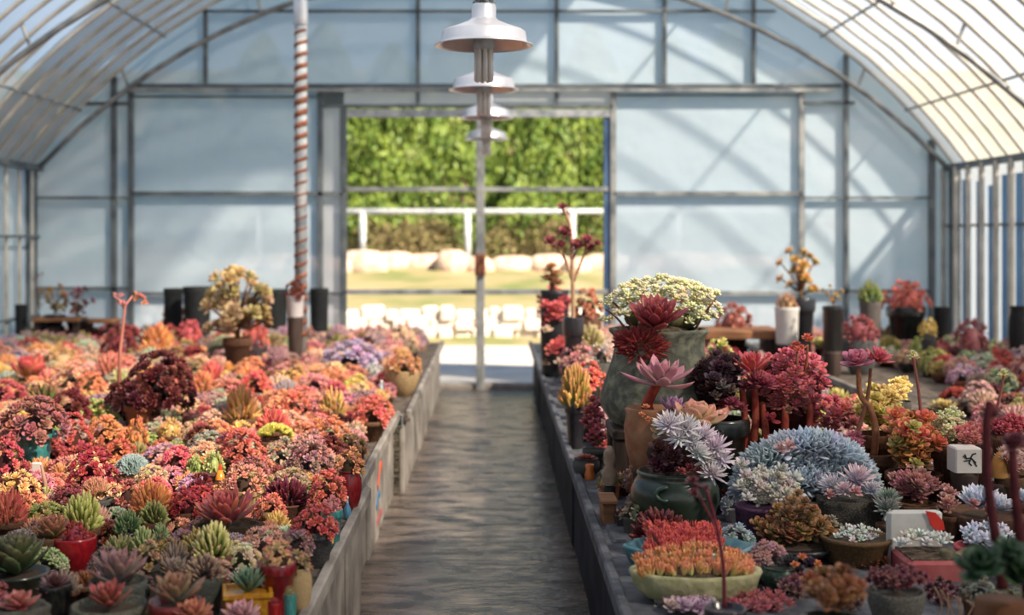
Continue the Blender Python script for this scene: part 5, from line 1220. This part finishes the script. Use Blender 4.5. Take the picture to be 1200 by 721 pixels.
# tall dark aeonium
d = D(10.6); s = d/F
e = root('potted_aeonium', 672, d, BZ, 'tall bare-stemmed aeonium with dark red heads against the doorway view', 'the dark bare-stemmed aeonium', 280)
make_pot(e, 'taper', 'black', 12*s, Z(372, d)-BZ)
stem(e, d, [(672, 380), (671, 330), (670, 295), (668, 265), (661, 246)], 2.6, (176, 136, 104), (196, 160, 128)); stem(e, d, [(671, 330), (660, 300), (646, 286)], 1.8, (176, 136, 104)); stem(e, d, [(672, 330), (684, 300), (688, 286)], 1.8, (176, 136, 104)); stem(e, d, [(671, 305), (676, 292), (677, 290)], 1.5, (176, 136, 104)); stem(e, d, [(685, 300), (694, 290), (698, 288)], 1.3, (176, 136, 104))
for px, py, w in ((659, 244, 12), (662, 251, 9), (662, 274, 17), (644, 284, 14), (657, 289, 14), (676, 290, 18), (687, 284, 16), (692, 293, 14), (699, 286, 11)):
    heads(e, d, 672, 'tight', [(px, py, w*1.35)], (96, 36, 46), (130, 46, 56), tilt=.8, dep=.02)
# --- right bench, things behind the red bush
plant(843, 404, 30, 24, 'clu', ((190, 190, 84), (222, 200, 110)), ('taper', 'terracotta'), 'yellow-green cluster peeping out right of the tall stone urn', d=9.2)
plant(860, 372, 44, 30, 'clu', ((150, 84, 66), (176, 90, 80)), ('taper', 'brown'), 'brownish red cluster on the brown platform behind the tall stone urn', d=14.2, poth=.12)
e = empty('plant_platform', (X(868, D(13.8)), D(13.8), BZ)); tag(e, 'low orange-brown wooden platform behind the tall stone urn', 'platform'); zt = Z(386, D(13.8))-BZ
mb = MB(); mb.bbox((-.3, -.2, zt-.06), (.3, .4, zt)); mb.obj('board', M['wood'], e)
for sx in (-.24, .24): mb = MB(); mb.bbox((sx-.04, -.15, 0), (sx+.04, .3, zt-.06)); mb.obj('leg', M['darkwood'], e)
# --- far right bench
dd = 12.6
plant(922, 352, 24, 16, 'clu', ((176, 150, 90), (190, 120, 90)), ('cyl', 'white'), 'short tan cluster in a tall white pot, first on the far right bench', d=13.4, poth=.27, potw=28, lm='the tall white pot')
plant(938, 322, 50, 56, 'tree', ((150, 130, 60), (206, 150, 60)), ('taper', 'black'), 'tall branching plant with green and gold heads above the tall white pot', d=14.2, n=16, lm='the tall gold-green plant', hero=True, potw=34)
plant(976, 346, 22, 26, 'tree', ((190, 170, 70), (206, 160, 90)), ('cyl', 'black'), 'yellow upright plant in a tall black cylinder pot', d=13.0, poth=.32, potw=24, n=9, lm='the black cylinder pot')
plant(1008, 384, 44, 28, 'clu', ((150, 70, 70), (160, 60, 70)), ('bowl', 'grey'), 'wine red dome in a wide grey bowl right of the black cylinder pot', d=13.2, potw=44, lm='the wine red dome')
plant(1020, 340, 30, 26, 'fin', ((96, 140, 70), (150, 160, 84)), ('cyl', 'grey'), 'bright green tuft in a grey pot on the far right bench', d=14.8, lm='the bright green tuft')
plant(1062, 344, 54, 30, 'clu', ((206, 110, 80), (220, 96, 76)), ('taper', 'black'), 'broad salmon orange cluster near the far right corner', d=15.2, lm='the salmon cluster')
plant(1088, 382, 22, 18, 'clu', 'gold', ('taper', 'grey'), 'small golden cluster below the salmon cluster', d=14.0)
plant(1138, 392, 40, 34, 'clu', ((176, 96, 90), (150, 70, 80)), ('taper', 'grey'), 'dusky red dome before the striped right wall', d=13.2, lm='the dusky red dome')
for px, py, w, h, d_, lab in ((1104, 372, 18, 24, 15.0, 'black nursery pot in the far right corner'), (1194, 368, 20, 18, 13.6, 'black round object by the right edge before the striped wall')):
    d_ = D(d_); o = put('nursery_pot', pot_mesh('jar' if px > 1150 else 'cyl', 'clay'), None, (X(px, d_), d_, BZ), sc=(w/2*d_/F, w/2*d_/F, max(.1, Z(py-h/2, d_)-BZ)), c=(28, 28, 30), c2=(44, 42, 42)); tag(o, lab, 'pot')
# --- bottom right: shaded small plants and jar
d = D(5.15); s = d/F
e = root('jar_planter', 914, d, BZ, 'small dark green jar with an orange daisy, right of the cream oval bowl', 'the small dark green jar', 678)
make_pot(e, 'jar', 'dark green', 20*s, Z(664, d)-BZ)
heads(e, d-.02, 930, 'tight', [(924, 662, 28), (948, 664, 28), (936, 670, 18)], (40, 34, 40), (56, 44, 52), tilt=.6, nm='dark_rosette'); heads(e, d-.12, 930, 'small', [(932, 663, 13), (958, 662, 14), (940, 654, 14)], (214, 150, 40), (206, 80, 50), tilt=.8, nm='flower')
cluster('potted_sedum', 766, 852, 694, 726, 18, 24, 4.85, 'spoons', (166, 140, 156), (190, 160, 166), 'lilac-pink fleshy rosettes along the bottom edge below the cream oval bowl', tilt=.5, seed=5)
cluster('potted_sedum', 846, 934, 690, 726, 26, 18, 4.8, 'fing', (190, 130, 130), (190, 80, 92), 'rose pink finger-leaved mat at the bottom edge, right of lilac-pink rosettes', tilt=.4, seed=6)
cluster('potted_sedum', 906, 956, 668, 706, 14, 20, 5.0, 'small', (110, 70, 66), (130, 76, 80), 'dusky brown cluster in front of the small dark green jar', seed=7)
e = cluster('potted_sedum', 1010, 1090, 662, 694, 36, 16, 4.62, 'small', (92, 44, 50), (120, 56, 64), 'dark wine mat in a wide dark pot at the bottom edge', 'the dark wine mat', ('bowl', 'stone grey'), seed=8)
for i in range(7): stem(e, D(4.86), [(1070+i*7, 668+i*3), (1078+i*6+rnd.uniform(-6, 6), 690), (1074+i*6+rnd.uniform(-9, 9), 712)], 1.1, (150, 130, 104))
cluster('potted_sedum', 1078, 1130, 676, 716, 16, 16, 5.0, 'small', (84, 44, 52), (104, 56, 62), 'dark wine cluster right of the dark wine mat', seed=9)
cluster('potted_sedum', 960, 1016, 690, 724, 16, 18, 4.85, 'spoons', (110, 96, 76), (130, 90, 76), 'dull olive cluster at the bottom edge left of the dark wine mat', seed=10)
# --- out-of-focus plants close to the lens
d = D(3.75); s = d/F
e = root('blurred_stalk_plant', 1158, d, BZ+.12, 'two tall dark red stalks out of focus at right, closest to the lens', None, None)
stem(e, d, [(1175, 690), (1168, 640), (1158, 570), (1156, 500), (1160, 470)], 7, (72, 24, 30), (90, 34, 40)); stem(e, d, [(1205, 700), (1194, 620), (1188, 560), (1186, 520)], 7, (72, 24, 30), (90, 34, 40))
heads(e, d, 1160, 'broad', [(1160, 488, 34), (1188, 522, 38)], (84, 44, 40), (110, 50, 46), tilt=.4)
heads(e, d-.1, 1170, 'broad', [(1150, 668, 70), (1190, 676, 76), (1180, 655, 60)], (40, 70, 44), (60, 84, 56), tilt=.5, nm='green_rosette')
mb = MB(); mb.lathe([(.05, 0), (.06, .01), (.055, Z(704, d)-BZ-.12), (0, Z(704, d)-BZ-.12)], 20); mb.obj('pot', M['clay'], e, smooth=True, loc=(.03, 0, 0), c=(96, 58, 34), c2=(116, 74, 46))
support(X(1158, d)+.03, d, BZ+.12, .06)
d = D(3.9)
e = root('blurred_shrublet', 975, d, BZ, 'brown out-of-focus plant at the bottom edge, closest to the lens', None, None)
make_pot(e, 'taper', 'black', .07, Z(725, d)-BZ); heads(e, d, 975, 'spoons', blob(944, 1006, 672, 715, 14, 34, 30), (128, 76, 30), (140, 84, 36), tilt=.4)
d = D(4.35)
e = root('blurred_leaf_spray', 850, d, BZ, 'thin purple-red leaf spray out of focus in front of the round green jar', None, None)
stem(e, d, [(849, 712), (847, 660), (838, 610), (828, 575)], 2.6, (104, 36, 52), (120, 46, 60)); stem(e, d, [(838, 615), (824, 590), (816, 575)], 1.8, (104, 36, 52))
heads(e, d, 830, 'star', [(811, 566, 22), (826, 574, 16), (814, 580, 20)], (110, 40, 54), (130, 50, 62), tilt=.6, nm='leaf_tuft')
make_pot(e, 'taper', 'black', .05, Z(712, d)-BZ)
# ------------------------------------------------------------------ the crowd: every remaining pot on the benches
def zone(px, py, right):
    if right:
        if py > 540: return [('grey-brown', 2), ('maroon', 2), ('olive', 1), ('dusty pink', 2), ('blue-grey', 1), ('sage', 1)]
        if px < 760: return [('pale pink', 3), ('peach', 2), ('coral', 2), ('sage', 1), ('red', 1)]
        return [('dusty pink', 4), ('mauve', 3), ('olive', 2), ('sage', 2), ('coral', 2), ('maroon', 2), ('red', 2), ('lime', 1), ('pink-grey', 3)]
    if py < 408:
        if px < 300: return [('olive', 3), ('dusty pink', 3), ('sage', 2), ('mauve', 2), ('peach', 1), ('coral', 1), ('red', 1), ('pink-grey', 2)]
        return [('dusty pink', 4), ('mauve', 3), ('pink', 2), ('olive', 2), ('peach', 2), ('pale green', 1), ('maroon', 1), ('red', 1), ('pink-grey', 2)]
    if py < 470:
        if px < 320: return [('orange', 3), ('coral', 3), ('yellow', 3), ('sage', 2), ('peach', 2.5), ('red', 2), ('dusty pink', 1.5), ('olive', 2), ('pink-grey', 1), ('olive-red', 1.5)]
        return [('dusty pink', 3), ('pink', 3), ('mauve', 2), ('peach', 3), ('yellow', 2), ('coral', 2), ('orange', 2)]
    if py < 605: return [('coral', 4), ('orange', 4), ('pink', 1.6), ('peach', 3.5), ('dusty pink', 2.5), ('yellow', 2.4), ('crimson', 2), ('lime', 1.2), ('olive', 1.5), ('mauve', 1.2), ('maroon', 1), ('sage', 1), ('pink-grey', 1), ('olive-red', 1.4), ('red-brown', 1)]
    if px < 240: return [('red-tipped grey-green', 3), ('grey-brown', 2), ('olive', 2), ('red-brown', 2), ('pale green', 1)]
    return [('peach', 2), ('mauve', 2), ('cream', 2), ('coral', 2), ('dusty pink', 2)]
def pick(lst):
    t = rnd.uniform(0, sum(w for _, w in lst))
    for a, w in lst:
        t -= w
        if t <= 0: return a
    return lst[-1][0]
FILL = []
bpy.context.view_layer.update()
for e, px, d in RIGHT:                                       # ground taken up by the hand-placed right-hand group
    xs = []; zs = []; ys_ = []
    for o in e.children:
        for cnr in o.bound_box:
            w = o.matrix_world @ Vector(cnr); xs.append(w.x); ys_.append(w.y); zs.append(w.z)
    if not xs: continue
    cx, cy = (min(xs)+max(xs))/2, (min(ys_)+max(ys_))/2
    PLACED.append((cx, cy, min(.19, max(max(xs)-min(xs), max(ys_)-min(ys_))*.5)))
    a, b = CX+min(xs)*F/cy, CX+max(xs)*F/cy; t, u = CY+(CAMZ-max(zs))*F/cy, CY+(CAMZ-min(zs))*F/cy
    BOXES.append(((a+b)/2, (t+u)/2, b-a, u-t, cy))
FORMW = {'small': 'small-leaved cluster', 'spoons': 'spoon-leaved cluster', 'star': 'starry cluster', 'fin': 'finger-leaved clump', 'ros': 'open rosette', 'cre': 'crested mound', 'bead': 'bead-leaved tuft', 'aeo': 'tight-headed mound'}
def fill(xlo, xhi, d0, d1, right, step, hk=1.0, small=False):
    d = d0
    while d < d1:
        sp = step*(.92+.013*d); lo, hi = xlo(d), xhi(d); x = lo+rnd.uniform(0, sp)
        while x < hi:
            xx_, dd = x+rnd.uniform(-.045, .045), d+rnd.uniform(-.05, .05); x += sp
            R = rnd.uniform(.045, .07) if small else rnd.uniform(.072, .112)*(.92+.018*dd)
            if xx_+R*.8 > hi+.03 or (right and xx_-R*.8 < lo-.03): continue
            if any((xx_-a)**2+(dd-b)**2 < (r*(.7 if small else .76)+R*.62)**2 for a, b, r in PLACED): continue
            px = CX+xx_*F/dd; ph = rnd.uniform(.045, .085); py = CY+(CAMZ-BZ-ph-.06)*F/dd
            pal = pick(zone(px, py, right)); form = pick([('clu', 6), ('fin', 2.2), ('ros', 1.6), ('cre', .5), ('bead', .8), ('aeo', .5)])
            if small: ph *= .8
            h = R*2*rnd.uniform(.42, .68)*hk*(1.3 if rnd.random() < .1 else 1)
            top = CY+(CAMZ-BZ-ph-h)*F/dd; wp = R*F/dd
            if any(dd < D_-.02 and abs(px-a) < (w_/2+wp)*.8 and top < b+h_*.25 and b < CY+(CAMZ-BZ)*F/dd for a, b, w_, h_, D_ in BOXES): continue
            kd = pick([('small', 2), ('spoons', 1.4), ('star', 1)]) if form == 'clu' else None
            e = empty({'small': 'potted_small_sedum' if small else 'potted_sedum', 'spoons': 'potted_spoon_sedum', 'star': 'potted_star_sedum'}.get(kd) or NAMES[form], (xx_, dd, BZ)); potc = pick([('brown', 4), ('black', 3), ('grey', 2), ('terracotta', 1), ('tan', 1.5), ('teal', .4), ('dark red', .5), ('white', .4)])  # clusters are all sedum; the name varies only with leaf shape and size
            make_pot(e, pick([('taper', 4), ('bowl', 2), ('jar', 1), ('cyl', 1.5), ('square', 1), ('dish', .8)]), potc, R*.82, ph)
            c1, c2 = PAL[pal]; c2 = tuple(.62*b+.38*a for a, b in zip(c1, c2)); c1 = tuple(a+(250-a)*.12 for a in c1) if sum(c1) > 330 else c1
            wpx = 2*R*F/dd
            foliage(e, form, 2*R, h, ph-.008, jit(c1, 16), jit(c2, 16), wpx, dd, kd, hero=False if wpx < 60 else None)
            if small: e['small'] = 1
            e['category'] = 'succulent'
            FILL.append((e, px, py-h*.3*F/dd, pal, kd or form, potc)); PLACED.append((xx_, dd, R*.9))
        d += sp*.86
fill(lambda d: max(-4.1, -(CX/F)*d-.2), lambda d: -.58, D(4.7), D(17.0), False, .16)
fill(lambda d: .47, lambda d: min(1.95, (622/F)*d+.4), D(4.9), D(16.9), True, .19, 1.0)
fill(lambda d: 2.95 if D(10.6) < d < D(14.2) else 2.42, lambda d: min(4.1, (622/F)*d+.7), D(7.2), D(16.9), True, .19)
fill(lambda d: max(-4.1, -(CX/F)*d-.1), lambda d: -.6, D(4.75), D(12), False, .10, small=True)
fill(lambda d: .42, lambda d: min(1.98, (622/F)*d+.1), D(4.75), D(8.2), True, .11, small=True)
# labels: what it looks like + the nearest well-known thing and the side of it
from collections import defaultdict
LAND += [(352, 345, 'the wrapped white post'), (231, 352, 'the widest black nursery pot'), (70, 372, 'the brown shelf board'), (470, 392, 'the far aisle corner'), (1195, 368, 'the black round object')]
keys = defaultdict(list)
for e, px, py, pal, form, potc in FILL:
    ix = sorted(LAND, key=lambda L: (L[0]-px)**2+(1.5*(L[1]-py))**2)[0]
    dx, dy = px-ix[0], py-ix[1]
    rel = ('right of' if dx > 0 else 'left of') if abs(dx) > 1.3*abs(dy) else ('behind' if dy < 0 else 'in front of')
    keys[(pal, form, potc, rel, ix[2])].append((math.hypot(dx, dy), e))
NTH = ['nearest', 'second nearest', 'third nearest', 'fourth nearest', 'fifth nearest', 'sixth nearest', 'seventh nearest', 'eighth nearest']
for (pal, form, potc, rel, lm), L in keys.items():
    L.sort(key=lambda t: t[0])
    for i, (_, e) in enumerate(L):
        e['label'] = f"{pal} {FORMW[form]}, {potc} pot, {rel} {lm}" + (f", {NTH[min(i, 7)]}" if len(L) > 1 else '')
        e['group'] = 'small potted succulents crowding the benches'
USED = set()
for i, (o, x, d) in enumerate(SUPN):
    px = CX+x*F/d; py = CY+(CAMZ-BZ-.05)*F/d
    L = sorted(LAND, key=lambda L: (L[0]-px)**2+(L[1]-py)**2)[0]
    lab = f"dark upturned pot serving as stand {'behind' if py < L[1] else 'under'} {L[2]}"
    tag(o, lab if lab not in USED else lab+', the other one', 'stand'); USED.add(lab)
